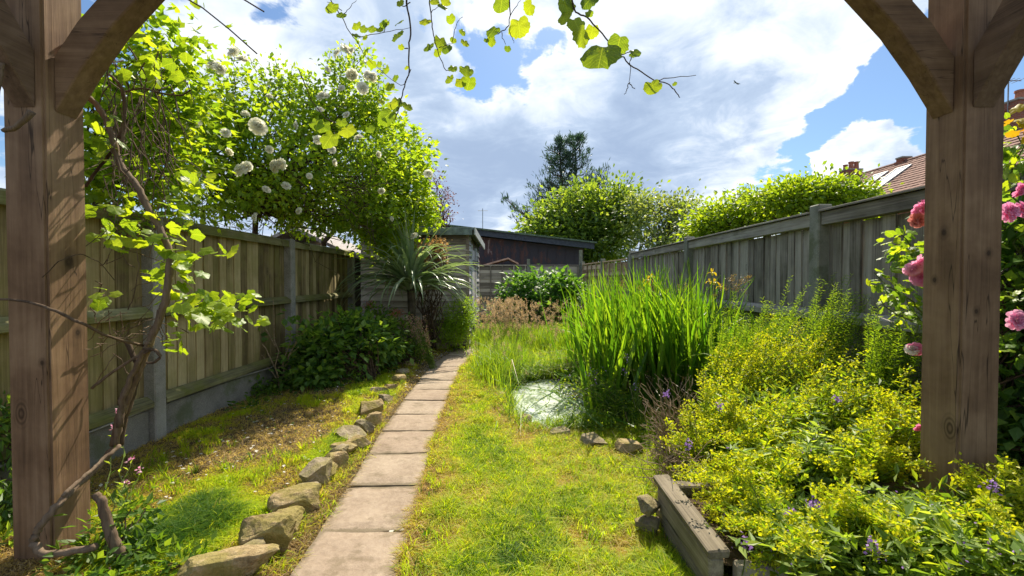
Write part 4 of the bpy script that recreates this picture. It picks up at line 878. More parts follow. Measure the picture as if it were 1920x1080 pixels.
tree('broadleaf_tree', tuple(px(1110, 500, 24)*[1, 1, 0]), [blob(1120, 425, 24, 78, 60, 1.4, .85), blob(1060, 420, 23.5, 48, None, .7, .9), blob(1100, 380, 24, 34, None, .4, .8), blob(1165, 400, 24, 44, None, .6), blob(1020, 420, 23, 28, None, .3, .8), blob(1110, 460, 23, 80, None, .7, .4), blob(1010, 440, 22, 22, None, .3, .5)], 430, 40, .42, .24, L_tree, 'rounded dense green tree in front of the pine')
tree('willow_tree', tuple(px(1240, 500, 21)*[1, 1, 0]), [blob(1225, 420, 21, 58, None, 1., .85), blob(1265, 415, 21, 42, None, .8), blob(1205, 375, 21, 22, None, .25, .6), blob(1275, 385, 21, 24, None, .25, .6), blob(1290, 420, 20, 30, None, .5), blob(1235, 455, 20, 70, None, .6, .4)], 260, 17, .30, .19, L_loose, 'loose grey-green tree with gappy crown right of the rounded one')
tree('hedge_tree', tuple(px(1380, 500, 14)*[1, 1, 0]), [blob(1350, 412, 14, 38, None, 1., .8), blob(1395, 398, 14, 36, None, .9, .8), blob(1330, 435, 14, 36, None, .8, .7), blob(1440, 400, 14, 34, None, .7, .9)], 210, 28, .24, .15, L_hedge, 'yellow-green bushy tree showing above the middle of the right fence')
tree('hedge_tree', tuple(px(1500, 500, 12)*[1, 1, 0]), [blob(1480, 375, 12, 38, None, 1., .85), blob(1520, 362, 12, 34, None, .9, .7), blob(1565, 362, 12, 36, None, .9, .7), blob(1600, 368, 12, 26, None, .5, .7), blob(1425, 372, 12.5, 20, None, .25), blob(1620, 385, 12, 25, None, .4, .7)], 260, 28, .21, .13, L_hedge, 'bright bushy tree above the right fence just left of the chimney')
# pine
pb = px(1062, 520, 32)*[1, 1, 0]; pine = thing('pine_tree', pb, 'dark blue-green pine with two pointed leaders and a long left bough', 'tree', 'trees beyond the garden')
mbt = MB(); mbl = MB(); NP = []; NA = []
def tufts(p, d, n=16, s=.16):
    for _ in range(n): NP.append(p+R.normal(size=3)*s); NA.append(np.array(d)*.9+R.normal(size=3)*.45+[0, 0, .5])
def P_(x, y, Y=32): return px(x, y, Y)
leaders = [[P_(1060, 520), P_(1058, 400), P_(1052, 330), P_(1049, 268)], [P_(1060, 430), P_(1075, 380), P_(1080, 320), P_(1078, 264)]]
for ld in leaders:
    c = np.array([np.array(q) for q in ld]); tt = np.linspace(0, 3, 14); cc_ = np.stack([np.interp(tt, range(4), c[:, k]) for k in range(3)], -1); mbt.tube(cc_-pb, list(np.linspace(.20, .03, 14)), 6)
    for q in np.linspace(.12, 1, 17):
        o_ = np.array([np.interp(q*3, range(4), c[:, k]) for k in range(3)]); top = 1-q
        if (525-(o_[2]-1.3)/32*-F) is None: pass
        for j in range(4):
            a = R.random()*2*math.pi; Lb = (.35+3.2*top**.8)*R.uniform(.55, 1.1); e = o_+np.array([math.cos(a)*Lb, math.sin(a)*Lb, Lb*R.uniform(.15, .55)+.15]); b = curve(o_, e, 6, .12*Lb, .04)
            mbl.tube(b-pb, list(np.linspace(.05, .015, 6)), 4, False)
            for w_ in range(2, 6): tufts(b[w_], (b[5]-b[0])/Lb*.6, 9 if w_ < 5 else 18, .10+.07*top)
    tufts(c[3], (0, 0, 1.5), 26, .10); tufts(c[3]-[0, 0, .5], (0, 0, 1.), 30, .16)
for (x0, y0, x1, y1) in [(1050, 440, 948, 374), (1050, 450, 965, 395), (1050, 450, 985, 410), (1080, 400, 1132, 318), (1080, 410, 1128, 345), (1080, 390, 1118, 335), (1050, 400, 1006, 345), (1050, 420, 1002, 370), (1060, 420, 1030, 320)]:
    for _ in range(3):
        b = curve(P_(x0, y0), P_(x1+R.normal()*5, y1+R.normal()*6, 32+R.normal()*1.), 9, .25, .03); mbl.tube(b-pb, list(np.linspace(.07, .015, 9)), 4, False)
        for w_ in range(3, 9): tufts(b[w_]+R.normal(size=3)*.12, (b[8]-b[0])*.1+[0, 0, .8], 13, .15)
mbt.build('trunk', m_trunk, pine); mbl.build('limb', m_trunk, pine)
o = leaves('needle_crown', NP, NA, R.uniform(.22, .46, len(NP)), .17, L_pine, pine, T_QUAD, .3, None, pb); tag(o, kind='stuff')
# ------------------------------------------------------------------ bushes at the far end
shrub('leafy_bush', (px(1015, 590, 11.6)*[1, 1, 0]).tolist(), [blob(1015, 548, 11.6, 72, None, 1.3, .55), blob(975, 555, 11.3, 42, None, .8, .9), blob(1060, 550, 11.4, 42, None, .8, .8), blob(1010, 580, 11.2, 78, None, .9, .35)], 330, 13, .10, .15, .66, L_back, 'broad dark green leafy bush in front of the back fence', 'bush', T_LEAF, .02, 40, flat=.85)
# ------------------------------------------------------------------ left border plants
# cordyline
cb0 = px(770, 600, 6.9)*[1, 1, 0]; cord = thing('cordyline_plant', cb0, 'spiky grey-green cordyline with drooping strap leaves in front of the shed', 'plant')
hc = px(768, 535, 6.9)-cb0; mb = MB(); mb.tube([(0, 0, 0), (.03, 0, hc[2]*.5), (0, 0, hc[2])], [.09, .07, .06], 8); mb.build('trunk', m_trunk, cord)
def strap(L, wd, el, drop, n=9):
    mb = MB(); V = []
    for k in range(n+1):
        t = k/n; ang_ = el-drop*t*t; 
        if k == 0: x = z = 0.
        else: x += L/n*math.cos(ang_); z += L/n*math.sin(ang_)
        ww = wd*(.55+1.2*t*(1-t)*1.4 if t < .6 else .55+.4*1.2*.6*1.4*1)*max(.03, 1-max(0, t-.45)/.55)
        V += [(x, -ww/2, z+.004), (x, 0, z-ww*.12), (x, ww/2, z+.004)]
    F2 = []
    for k in range(n): a = 3*k; F2 += [(a, a+1, a+4, a+3), (a+1, a+2, a+5, a+4)]
    return V, F2
def smesh(name, V, Fs, mat):
    me = bpy.data.meshes.new(name); me.from_pydata(V, [], Fs); me.materials.append(mat); me.polygons.foreach_set('use_smooth', [True]*len(me.polygons)); return me
SM = [smesh('strap_leaf', *strap(.95, .05, rad(e), rad(d)), L_cord) for e, d in ((78, 30), (60, 60), (45, 85), (30, 90), (12, 75), (65, 110), (40, 40))]
for k in range(190):
    inst('strap_leaf', SM[k % 7], cord, (R.normal()*.03, R.normal()*.03, hc[2]+R.uniform(-.12, .05)), (R.normal()*.12, R.normal()*.10, R.random()*6.283), R.uniform(1.0, 1.45))
shrub('dark_shrub', (-1.75, 5.4, 0), [blob(650, 650, 5.5, 70, None, 1., .75), blob(600, 660, 5.2, 42, None, .8, .9), blob(700, 640, 5.9, 50, None, .8, .9), blob(585, 700, 5.0, 30, None, .4, .6), blob(665, 612, 5.7, 26, None, .3, .7)], 230, 16, .085, .10, .6, L_dark, 'dark glossy-leaved shrub in the left border', 'bush', T_LEAF, .012, 60, flat=.7)
shrub('green_shrub', (-1.45, 6.4, 0), [blob(730, 640, 6.4, 52, None, 1., .75), blob(700, 605, 6.4, 35, None, .6, .8), blob(760, 660, 6.6, 34, None, .6, .7), blob(690, 680, 6.0, 50, None, .7, .5)], 240, 16, .08, .065, .5, L_mid, 'mid green leafy shrub beside the path below the cordyline', 'bush', T_LEAF, .01, 60, flat=.6)
shrub('low_foliage', (-2.3, 4.9, 0), [blob(540, 725, 4.9, 28, None, .6, .5), blob(500, 735, 4.7, 24, None, .5, .5), blob(600, 730, 5.0, 35, None, .7, .5), blob(640, 720, 5.1, 35, None, .6, .4), blob(470, 770, 4.2, 22, None, .3, .4)], 110, 16, .06, .05, .55, L_mid, 'low green weeds at the foot of the left fence below the dark shrub', 'plant', T_LEAF, .006, 20)
shrub('clipped_bush', tuple(gp(858, 650)), [blob(858, 600, 7.75, 30, None, 1., 1.3), blob(845, 625, 7.7, 28, None, .6, 1.), blob(878, 590, 7.8, 15, None, .4, 2.)], 190, 22, .06, .04, .5, L_feath, 'small fine-leaved upright bush at the corner of the shed', 'bush', T_LEAF, .008, 40)
shrub('dried_hydrangea', tuple(px(805, 470, 7.6)*[1, 1, 0]), [blob(802, 480, 7.3, 32, None, 1., .9), blob(822, 468, 7.3, 16, None, .4, 1.)], 110, 26, .05, .035, .7, L_rust, 'rusty tan dried flower mass hanging against the shed wall', 'plant', T_LEAF, .012, 30)
def spikes(name, base, tops, label, cat, stemr, Lf, asp, leafm, flm, flL, flfrac=.3, nleaf=26, group=None, spread=.035, bow=.04, stm=None, fln=40, flsp=.014, flasp=.7, low=.1, flat=.5, leafout=.6):
    """upright stems: leaves up the stem, florets towards the tip"""
    t = thing(name, base, label, cat, group); base = np.array(base, float); mb = MB(); LP = []; LA = []; LS = []; FP = []; FA = []
    for tp in tops:
        tp = np.array(tp, float)-base; r0 = R.normal(size=3)*[.04, .04, 0]*min(1, np.linalg.norm(tp)); c = curve(r0, tp, 9, -bow, .012); mb.tube(c, list(np.linspace(stemr, stemr*.4, 9)), 4, False)
        q = np.linspace(low, 1, nleaf); pp = np.stack([np.interp(q*8, range(9), c[:, k]) for k in range(3)], -1); az = np.arange(nleaf)*2.4+R.random()*6
        dd = np.stack([np.cos(az), np.sin(az), .55+R.normal(size=nleaf)*.25], -1); LP.append(pp); LA.append(dd*np.array([leafout, leafout, 1])+R.normal(size=(nleaf, 3))*.15); LS.append(Lf*(1.15-.6*q)*R.uniform(.7, 1.2, nleaf))
        if fln:
            q = 1-flfrac*R.random(fln)**1.2; pp = np.stack([np.interp(q*8, range(9), c[:, k]) for k in range(3)], -1); FP.append(pp+R.normal(size=(fln, 3))*flsp); FA.append(R.normal(size=(fln, 3))+[0, 0, .4])
    mb.build('stem', stm or m_stem, t)
    LP = np.concatenate(LP); o = leaves('foliage', LP, np.concatenate(LA), np.concatenate(LS), asp, leafm, t, T_LEAF, flat, None); tag(o, kind='stuff')
    if fln: FP = np.concatenate(FP); o = leaves('flower_spike', FP, np.concatenate(FA), flL*R.uniform(.7, 1.3, len(FP)), flasp, flm, t, T_LEAF, .2, None); tag(o, kind='stuff')
    return t
def tops(cx, cy, Y, sx_, sy_, n, dy=.25): return [px(cx+R.normal()*sx_, cy+abs(R.normal())*sy_, Y+R.uniform(-dy, dy)) for _ in range(n)]
spikes('pink_seed_plant', (-1.15, 6.2, 0), tops(775, 590, 6.3, 22, 22, 30), 'pink-brown seed spikes rising from the green shrub beside the path', 'plant', .004, .05, .3, L_mid, leafmat('pink seed', (.34, .18, .15), (.48, .28, .22), (.55, .38, .3), .4, tcol=(1.3, 1.1, 1)), .018, .35, 24)
spikes('coral_flower_plant', (-2.1, 7.0, 0), tops(685, 568, 7.0, 8, 4, 6)+tops(742, 583, 6.9, 7, 4, 8), 'coral red flat-topped flowers above the dark shrub in the left border', 'plant', .005, .07, .4, L_mid, P_red, .022, .05, 16, fln=30, flsp=.03)
# bare sapling
sap = thing('bare_sapling', tuple(gp(525, 735)), 'thin leafless sapling in the left border before the concrete post', 'sapling'); b0_ = gp(525, 735); mb = MB()
for (x0, y0, x1, y1) in [(525, 735, 512, 560), (525, 735, 545, 600), (525, 720, 470, 640), (520, 700, 455, 590), (522, 690, 560, 650), (517, 650, 480, 590), (530, 690, 575, 610), (525, 725, 560, 690)]: mb.tube(curve(px(x0, y0, 4.9), px(x1, y1, 4.85), 8, 0, .02)-b0_, list(np.linspace(.008, .003, 8)), 5, False)
mb.build('branch', m_drytwig, sap)
P = [px(x+R.normal()*6, y+R.normal()*6, 4.85) for x, y in ((480, 625), (540, 595), (600, 600), (580, 615), (420, 620), (610, 590), (560, 620)) for _ in range(7)]; tag(leaves('foliage', P, R.normal(size=(len(P), 3))+[0, 0, -.6], .10, .65, L_dark, sap, T_LEAF, .4, None, b0_), kind='stuff')
# campion bottom left
spikes('campion_plant', tuple(gp(205, 1085)), [px(213, 800, 2.25), px(247, 860, 2.2), px(222, 770, 2.3), px(236, 905, 2.1), px(262, 880, 2.2)], 'thin weed with small pink flowers between the left post and the bed', 'plant', .003, .06, .35, L_sage, P_pink, .016, .02, 12, fln=9, flsp=.006)
shrub('weed_patch', (-1.8, 1.85, 0), [blob(200, 1030, 1.95, 50, None, 1., .6), blob(260, 1040, 1.9, 45, None, .8, .5), blob(330, 1060, 1.85, 45, None, .6, .4), blob(180, 1090, 1.7, 60, None, .7, .5), blob(240, 970, 2.0, 30, None, .4, .6)], 70, 14, .045, .05, .45, L_mid, 'low green weeds round the foot of the left oak post', 'plant', T_LEAF, .004, 30)
shrub('shade_foliage', (-2.6, 2.5, 0), [blob(8, 800, 2.35, 30, None, 1., 2.), blob(5, 960, 2.2, 30, None, 1., 2.), blob(0, 1040, 2.0, 35, None, .8, 1.)], 90, 14, .06, .07, .3, L_dark, 'dark straggly plants at the extreme left edge behind the oak post', 'plant', T_LEAF, .006, 30)
# ------------------------------------------------------------------ meadow grass, pond plants
def tuftgrass(name, base, n, rx, ry, h0, h1, wd, mat, label, lean=.35, heads=None, nh=0, headL=.02, cat='grass clump', hc_=None):
    t = thing(name, base, label, cat); base = np.array(base, float)
    X = R.normal(size=n)*rx; Y = R.normal(size=n)*ry; h = R.uniform(h0, h1, n)
    k = pondd(X+base[0], Y+base[1]) > .93; X = X[k]; Y = Y[k]; h = h[k]; n = len(X)
    o = blades('blade', X, Y, gz(X+base[0], Y+base[1])-.01, h, wd*R.uniform(.6, 1.3, n), lean*(.3+1.4*R.random(n)), R.random(n), mat, t); tag(o, kind='stuff')
    if nh:
        mb = MB(); HP = []; HA = []
        for _ in range(nh):
            b = np.array([R.normal()*rx, R.normal()*ry, 0]); e = b+[R.normal()*.08, R.normal()*.08, R.uniform(h1*.6, h1*1.75)]; c = curve(b, e, 6, 0, .01); mb.tube(c, .0016, 3, False)
            for _ in range(26): q = R.random(); HP.append(c[5]*(1-q*.25)+c[3]*q*.25+R.normal(size=3)*.014); HA.append(R.normal(size=3)*.6+[0, 0, 1])
        mb.build('stalk', m_drytwig, t); tag(leaves('seed_head', HP, HA, headL, .35, heads, t, T_QUAD, .2, None), kind='stuff')
    return t
tuftgrass('meadow_grass', (-.12, 6.2, 0), 5200, .16, .50, .15, .50, .007, L_tuft, 'bright green tall grass clump between the lawn and the pond', .4, L_tan, 40, .016)
tuftgrass('meadow_grass', (.05, 5.3, 0), 1700, .07, .22, .10, .36, .006, L_tuft, 'shorter green grass overhanging the left rim of the pond', .7, L_tan, 8, .014)
tuftgrass('seeding_grass', (-.15, 8.6, 0), 4200, .30, .45, .2, .55, .009, L_tuft, 'tan seed-headed grasses at the bend of the path near the shed', .35, L_tan, 260, .030)
tuftgrass('seeding_grass', (.95, 8.6, 0), 4200, .45, .55, .2, .5, .009, L_tuft, 'pale seeding grasses in front of the broad leafy bush', .4, L_tan, 150, .026)
def rim(n, a0, a1, r0, r1):
    a = R.uniform(a0, a1, n); q = R.uniform(r0, r1, n); w_ = 1+.07*np.sin(3*a+1)+.05*np.sin(5*a); return POND[0]+POND[2]*q*w_*np.cos(a), POND[1]+POND[3]*q*w_*np.sin(a), a
X, Y, a_ = rim(9000, 0, 6.283, .96, 1.16); n = len(X)
dd = np.clip((fbm(X*9, Y*9, 91)-.3)*2, .15, 1)
o = blades('rim_grass', X, Y, gz(X, Y)-.03, (.03+.12*R.random(n)*dd)*1., .006+.004*R.random(n), .5+1.3*R.random(n), np.clip(.62+R.normal(size=n)*.25-.35*(np.cos(a_) < -.2), 0, 1), m_grass); tag(o, kind='stuff')
q = R.random(420)**.5; a_ = R.uniform(0, 6.283, 420); q = np.where(R.random(420) < .6, .80+.2*R.random(420), q)
X = POND[0]+POND[2]*q*np.cos(a_); Y = POND[1]+POND[3]*q*np.sin(a_)
tag(leaves('floating_weed', np.stack([X, Y, np.full(420, -.068)], -1), np.stack([R.normal(size=420), R.normal(size=420), R.normal(size=420)*.08], -1), R.uniform(.015, .06, 420), .7, L_under, None, T_LEAF, 1.), kind='stuff')
tuftgrass('pond_back_grass', (.35, 5.75, 0), 1500, .28, .10, .12, .42, .008, L_tuft, 'untidy green grass along the far left rim of the pond', .9, L_tan, 10, .014)
tuftgrass('near_rim_grass', (.62, 3.72, 0), 900, .22, .05, .06, .22, .006, L_tuft, 'short grass and weeds on the near rim of the pond between the rocks', 1.0, None, 0)
tuftgrass('pondside_grass', (.08, 4.75, 0), 1700, .06, .42, .12, .34, .007, L_tuft, 'arching green grass along the middle of the left pond rim', 1.1, None, 0)
tuftgrass('pondside_sedge', (.95, 4.3, 0), 900, .14, .22, .15, .42, .008, L_tuft, 'green sedge leaning over the right of the pond water', .9, None, 0)
tuftgrass('rushes', (.9, 5.9, 0), 1500, .3, .12, .2, .5, .007, L_tuft, 'fine green rushes along the far rim of the pond', .5, None, 0)
# irises: big clump, tall strap leaves; each of the largest blades its own part
iris = thing('iris_clump', (1.5, 4.9, 0), 'tall dense clump of sword-leaved yellow flag irises beside the pond', 'iris plant')
def sword(L, wd, bend, n=7):
    V = []; x = z = 0.
    for k in range(n+1):
        t = k/n; a = rad(88)-bend*t**2
        if k: x += L/n*math.cos(a); z += L/n*math.sin(a)
        ww = wd*(.8+.35*t if t < .5 else .975)*max(.03, min(1, (1-t)/.42)); V += [(x, -ww/2, z), (x+.003, 0, z), (x, ww/2, z)]
    F2 = []
    for k in range(n): a = 3*k; F2 += [(a, a+1, a+4, a+3), (a+1, a+2, a+5, a+4)]
    return V, F2
IM = [smesh('blade', *sword(1.0, w_, b_), L_iris) for w_, b_ in ((.036, .12), (.040, .3), (.034, .5), (.042, .8), (.036, .2), (.032, 1.4))]
irb = []
for k in range(1500):
    u = R.random(); X0 = .72+2.0*R.random(); Y0 = 4.0+1.9*R.random()
    if pondd(X0, Y0) < .72 or (X0 > 2.0 and Y0 < 4.4): continue
    irb.append((X0, Y0))
irb.sort(key=lambda p: p[1]); small = []
for k, (X0, Y0) in enumerate(irb):
    edge_ = np.clip((X0-1.25)/.6, 0, 1); tz = rad(R.normal()*8-(1-edge_)*R.uniform(0, 24)); hgt = R.uniform(.95, 1.62)*(1 if X0 > 1.15 else .92)*(1-.15*max(0, X0-1.9)/.4); loc = (X0-1.5, Y0-4.9, -.05); rot = (rad(R.normal()*7+(8 if Y0 < 4.6 else 0)), tz, R.random()*6.283 if R.random() < .5 else (math.pi+R.normal()*.5))
    if len([0]) and k < 300: inst('blade', IM[int(R.integers(6))], iris, loc, rot, (hgt, 1, hgt))
    else: small.append((loc, rot, hgt))
VV = []; FF = []; o_ = 0; rr_ = []
for loc, rot, hgt in small:
    k = int(R.integers(6)); me = IM[k]; co = np.zeros(len(me.vertices)*3); me.vertices.foreach_get('co', co); co = co.reshape(-1, 3)*[hgt, 1, hgt]
    from mathutils import Euler
    Rm = np.array(Euler(rot).to_matrix()); co = co@Rm.T+np.array(loc); VV.append(co); f = np.array([p.vertices[:] for p in me.polygons])+o_; FF.append(f); o_ += len(co); rr_.append(np.full(len(co), R.random()))
tag(fast('blade', np.concatenate(VV), np.concatenate(FF), L_iris, iris, np.concatenate(rr_), True), kind='stuff')
n = 420; X = 1.5+R.normal(size=n)*.55; Y = 4.75+R.normal(size=n)*.5; k = (pondd(X, Y) > .9) & (Y > 4.15); X = X[k]; Y = Y[k]; n = len(X)
tag(blades('dead_blade', X-1.5, Y-4.9, gz(X, Y), R.uniform(.3, .85, n), .018*R.uniform(.6, 1.2, n), .6+1.2*R.random(n), R.random(n), m_straw, iris), kind='stuff')
# yellow iris flowers
def flagflower(parent, p, s):
    mb = MB()
    for k in range(3):
        a = k*2.094+R.random()*.4; ux = np.array([math.cos(a), math.sin(a), 0]); v = np.array([-math.sin(a), math.cos(a), 0]); V = []
        for t, z, w_ in ((0, 0, .15), (.35, .18, .35), (.75, .02, .55), (1.0, -.45, .30)): V += [tuple((ux*t-v*w_/2+[0, 0, z])*s), tuple((ux*t+[0, 0, z-.04])*s), tuple((ux*t+v*w_/2+[0, 0, z])*s)]
        mb.add(V, [f for q in range(3) for f in ((3*q, 3*q+1, 3*q+4, 3*q+3), (3*q+1, 3*q+2, 3*q+5, 3*q+4))])
        V = []; a += 1.05; ux = np.array([math.cos(a), math.sin(a), 0]); v = np.array([-math.sin(a), math.cos(a), 0])
        for t, z, w_ in ((0, 0, .1), (.2, .5, .28), (.25, .9, .1)): V += [tuple((ux*t-v*w_/2+[0, 0, z])*s), tuple((ux*t+v*w_/2+[0, 0, z])*s)]
        mb.add(V, [(0, 1, 3, 2), (2, 3, 5, 4)])
    me = bpy.data.meshes.new('iris_flower'); me.from_pydata(mb.V, [], mb.F); me.materials.append(P_yel); me.polygons.foreach_set('use_smooth', [True]*len(me.polygons))
    inst('iris_flower', me, parent, tuple(p))
mbf = MB()
for (x, y, s_) in ((1215, 525, .055), (1213, 533, .045), (1335, 512, .06), (1340, 530, .055), (1350, 538, .045), (1330, 528, .04), (1222, 518, .035)):
    p = px(x, y, 4.7)-np.array([1.5, 4.9, 0]); flagflower(iris, p, s_); mbf.tube([p+[.02, .02, -.8], p+[.01, 0, -.3], p], .005, 4)
mbf.build('flower_stalk', m_stem, iris)['kind'] = 'stuff'
# wispy flower stems near iris top
spikes('seeding_stems', (1.9, 4.5, 0), tops(1385, 515, 4.6, 22, 14, 14)+tops(1260, 530, 4.6, 40, 14, 8), 'thin brown-headed stems standing above the right of the irises', 'plant', .003, .03, .3, L_mid, leafmat('brown head', (.12, .08, .05), (.22, .16, .10), (.3, .24, .16), .3), .012, .05, 14)
# small pond-edge plants
shrub('pond_weed', (1.0, 3.75, 0), [blob(1100, 745, 4.3, 36, None, .8, .9), blob(1060, 730, 4.7, 26, None, .4, .9), blob(1100, 795, 3.75, 34, None, 1., .5), blob(1150, 810, 3.6, 34, None, .9, .5), blob(1060, 800, 3.8, 26, None, .4, .4), blob(1190, 820, 3.5, 28, None, .6, .6), blob(1150, 760, 3.9, 36, None, .7, .9)], 230, 14, .045, .035, .5, L_under, 'small-leaved green weeds over the near rim of the pond', 'plant', T_LEAF, .004, 50)
spikes('bog_plant', (1.05, 3.8, 0), tops(1110, 690, 3.9, 35, 30, 16), 'leggy leafy stems leaning over the right side of the pond', 'plant', .004, .13, .13, L_mid, P_purple, .012, .03, 16, fln=4, spread=.1, leafout=1.2)
spikes('loosestrife_plant', (1.15, 3.7, 0), [px(1172, 665, 3.8), px(1165, 690, 3.8), px(1100, 700, 3.9), px(1190, 720, 3.7)], 'dark purple-tinged loosestrife stems before the irises', 'plant', .004, .05, .25, L_dark, P_purple, .014, .12, 20, fln=14)
# leaning reed blades across the water
rd_ = thing('fallen_reeds', (.5, 4.4, 0), 'long green reed blades lying across the pond surface', 'reeds')
for (x0, y0, x1, y1) in [(1190, 800, 915, 718), (1160, 790, 945, 735), (1130, 800, 990, 720), (1090, 690, 1000, 775), (1130, 760, 1010, 690), (940, 690, 1010, 760), (925, 740, 985, 790), (1180, 770, 1040, 725), (1150, 740, 1055, 712), (930, 700, 970, 730)]:
    a = gp(x0, y0, .10); b = gp(x1, y1, .03); c = curve(a, b, 8, -.06, .01)-np.array([.5, 4.4, 0]); d_ = nrm(np.cross(c[-1]-c[0], [0, 0, 1.])); V = []
    for q, p in enumerate(c): ww = .010*(1-q/8.2); V += [tuple(p-d_*ww), tuple(p+d_*ww+[0, 0, .004])]
    rd = smesh('blade', V, [(2*q, 2*q+1, 2*q+3, 2*q+2) for q in range(7)], L_iris); inst('blade', rd, rd_)
# ------------------------------------------------------------------ right bed planting
def stems_from(pts, n, j, Yj=.12, lift=1.): return [px(x+R.normal()*j*1.25, y+abs(R.normal())*j*1.2-(R.uniform(15, 60)*lift if R.random() < .22 else 0), Y+R.normal()*Yj) for (x, y, Y) in pts for _ in range(n)]
GG = [((1.75, 3.1, 0), [(1480, 655, 3.3), (1510, 640, 3.4), (1450, 690, 3.2), (1405, 700, 3.2)], 'golden spired shrub catching the sun just right of the irises'),
      ((1.2, 2.65, 0), [(1320, 780, 2.8), (1360, 760, 2.8), (1290, 830, 2.6), (1400, 740, 2.8), (1350, 830, 2.6)], 'golden flowering mound spilling towards the lawn beside the dry twigs'),
      ((1.7, 2.7, .1), [(1560, 720, 2.9), (1600, 740, 2.8), (1500, 740, 2.8), (1470, 770, 2.7)], 'golden leafy shrub in the centre of the right border'),
      ((2.05, 2.35, .2), [(1690, 740, 2.5), (1650, 790, 2.4), (1705, 800, 2.4)], 'golden feathery spires against the right oak post'),
      ((1.25, 2.0, .2), [(1330, 890, 2.1), (1400, 860, 2.2), (1450, 870, 2.1), (1370, 940, 2.0)], 'low golden shrub growing over the raised bed board'),
      ((2.0, 1.75, .2), [(1880, 880, 1.75), (1920, 930, 1.7), (1840, 910, 1.75), (1915, 1010, 1.6), (1870, 970, 1.65)], 'golden spires leaning right in front of the right oak post')]
GG += [((1.35, 2.3, .2), [(1400, 800, 2.5), (1450, 780, 2.5), (1500, 820, 2.4), (1380, 870, 2.3)], 'bright golden shrub directly behind the raised bed board'),
       ((1.8, 2.2, .2), [(1620, 800, 2.3), (1680, 850, 2.2), (1580, 860, 2.2), (1640, 880, 2.1)], 'golden shrub at the left foot of the right oak post'),
       ((1.45, 1.7, .2), [(1560, 930, 1.8), (1620, 960, 1.7), (1520, 1000, 1.7), (1680, 1010, 1.65)], 'low golden shrub at the front of the raised bed'),
       ((1.05, 1.66, .2), [(1430, 980, 1.75), (1470, 1010, 1.68), (1500, 1040, 1.6), (1400, 930, 1.85)], 'golden sprigs hanging over the near end of the raised bed board'),
       ((1.45, 3.2, 0), [(1400, 660, 3.3), (1370, 720, 3.1), (1430, 640, 3.4), (1540, 640, 3.3)], 'tall yellow spires rising between irises and fence post')]
for b, pts, lb in GG:
    pts = [(x_, y_-14, Y_) for x_, y_, Y_ in pts]
    spikes('golden_shrub', b, stems_from(pts, 18, 30), lb, 'shrub', .003, .056, .32, L_gold, L_goldf, .015, .24, 36, 'golden shrubs in the right border', bow=.05, fln=52, flsp=.015, low=.12, leafout=.9)
SG = [((1.15, 1.62, .2), [(1460, 1040, 1.6), (1520, 1050, 1.55), (1600, 1050, 1.52), (1430, 1010, 1.66)], 'green sage drooping over the near end of the raised bed'),
      ((2.1, 1.55, .2), [(1880, 1020, 1.5), (1820, 1050, 1.5), (1900, 1060, 1.45), (1740, 1050, 1.5)], 'green sage filling the bottom right corner'),
      ((1.55, 2.2, .2), [(1490, 800, 2.3), (1550, 830, 2.2), (1440, 830, 2.2), (1600, 850, 2.2), (1520, 870, 2.1)], 'broad-leaved pale green sage in the middle of the raised bed'),
      ((1.25, 1.85, .2), [(1450, 930, 1.9), (1400, 960, 1.85), (1500, 940, 1.85), (1540, 980, 1.75), (1440, 1000, 1.75)], 'leafy green sage at the front corner of the raised bed'),
      ((1.7, 1.75, .2), [(1650, 930, 1.8), (1700, 960, 1.7), (1600, 960, 1.8), (1760, 990, 1.65), (1680, 1010, 1.6), (1800, 1010, 1.6)], 'sprawling green sage in front of the right oak post')]
for b, pts, lb in SG:
    spikes('sage_plant', b, stems_from(pts, 9, 26), lb, 'plant', .0035, .10, .34, L_sage, P_purple, .010, .02, 20, 'sages in the raised bed', bow=.05, fln=2, low=.15, leafout=1.3, flat=.7)
FG = [((2.3, 3.5, 0), [(1590, 565, 3.5), (1560, 590, 3.5), (1620, 600, 3.4), (1540, 600, 3.6)], 'tallest feathery green shrub against the right fence'),
      ((1.95, 3.7, 0), [(1465, 580, 3.8), (1440, 610, 3.7), (1490, 600, 3.7)], 'feathery green shrub between the irises and the concrete fence post'),
      ((2.45, 2.9, 0), [(1690, 590, 3.0), (1710, 640, 2.9), (1670, 650, 3.0)], 'feathery green shrub beside the right oak post'),
      ((1.7, 3.6, 0), [(1385, 640, 3.6), (1365, 680, 3.5), (1400, 620, 3.7)], 'fine feathery green foliage in front of the irises'),
      ((2.2, 3.0, 0), [(1640, 700, 3.0), (1600, 690, 3.1), (1660, 740, 2.9), (1560, 680, 3.2)], 'darker grassy foliage low in the right border')]
for k, (b, pts, lb) in enumerate(FG):
    pts = [(x_, y_-24, Y_) for x_, y_, Y_ in pts] if k < 4 else pts
    spikes('feathery_shrub', b, stems_from(pts, 20, 22), lb, 'shrub', .003, .055, .13, L_feath if k < 4 else L_mid, L_feath, .02, .1, 150, 'feathery shrubs in the right border', bow=.03, fln=0, low=.08, leafout=.9)
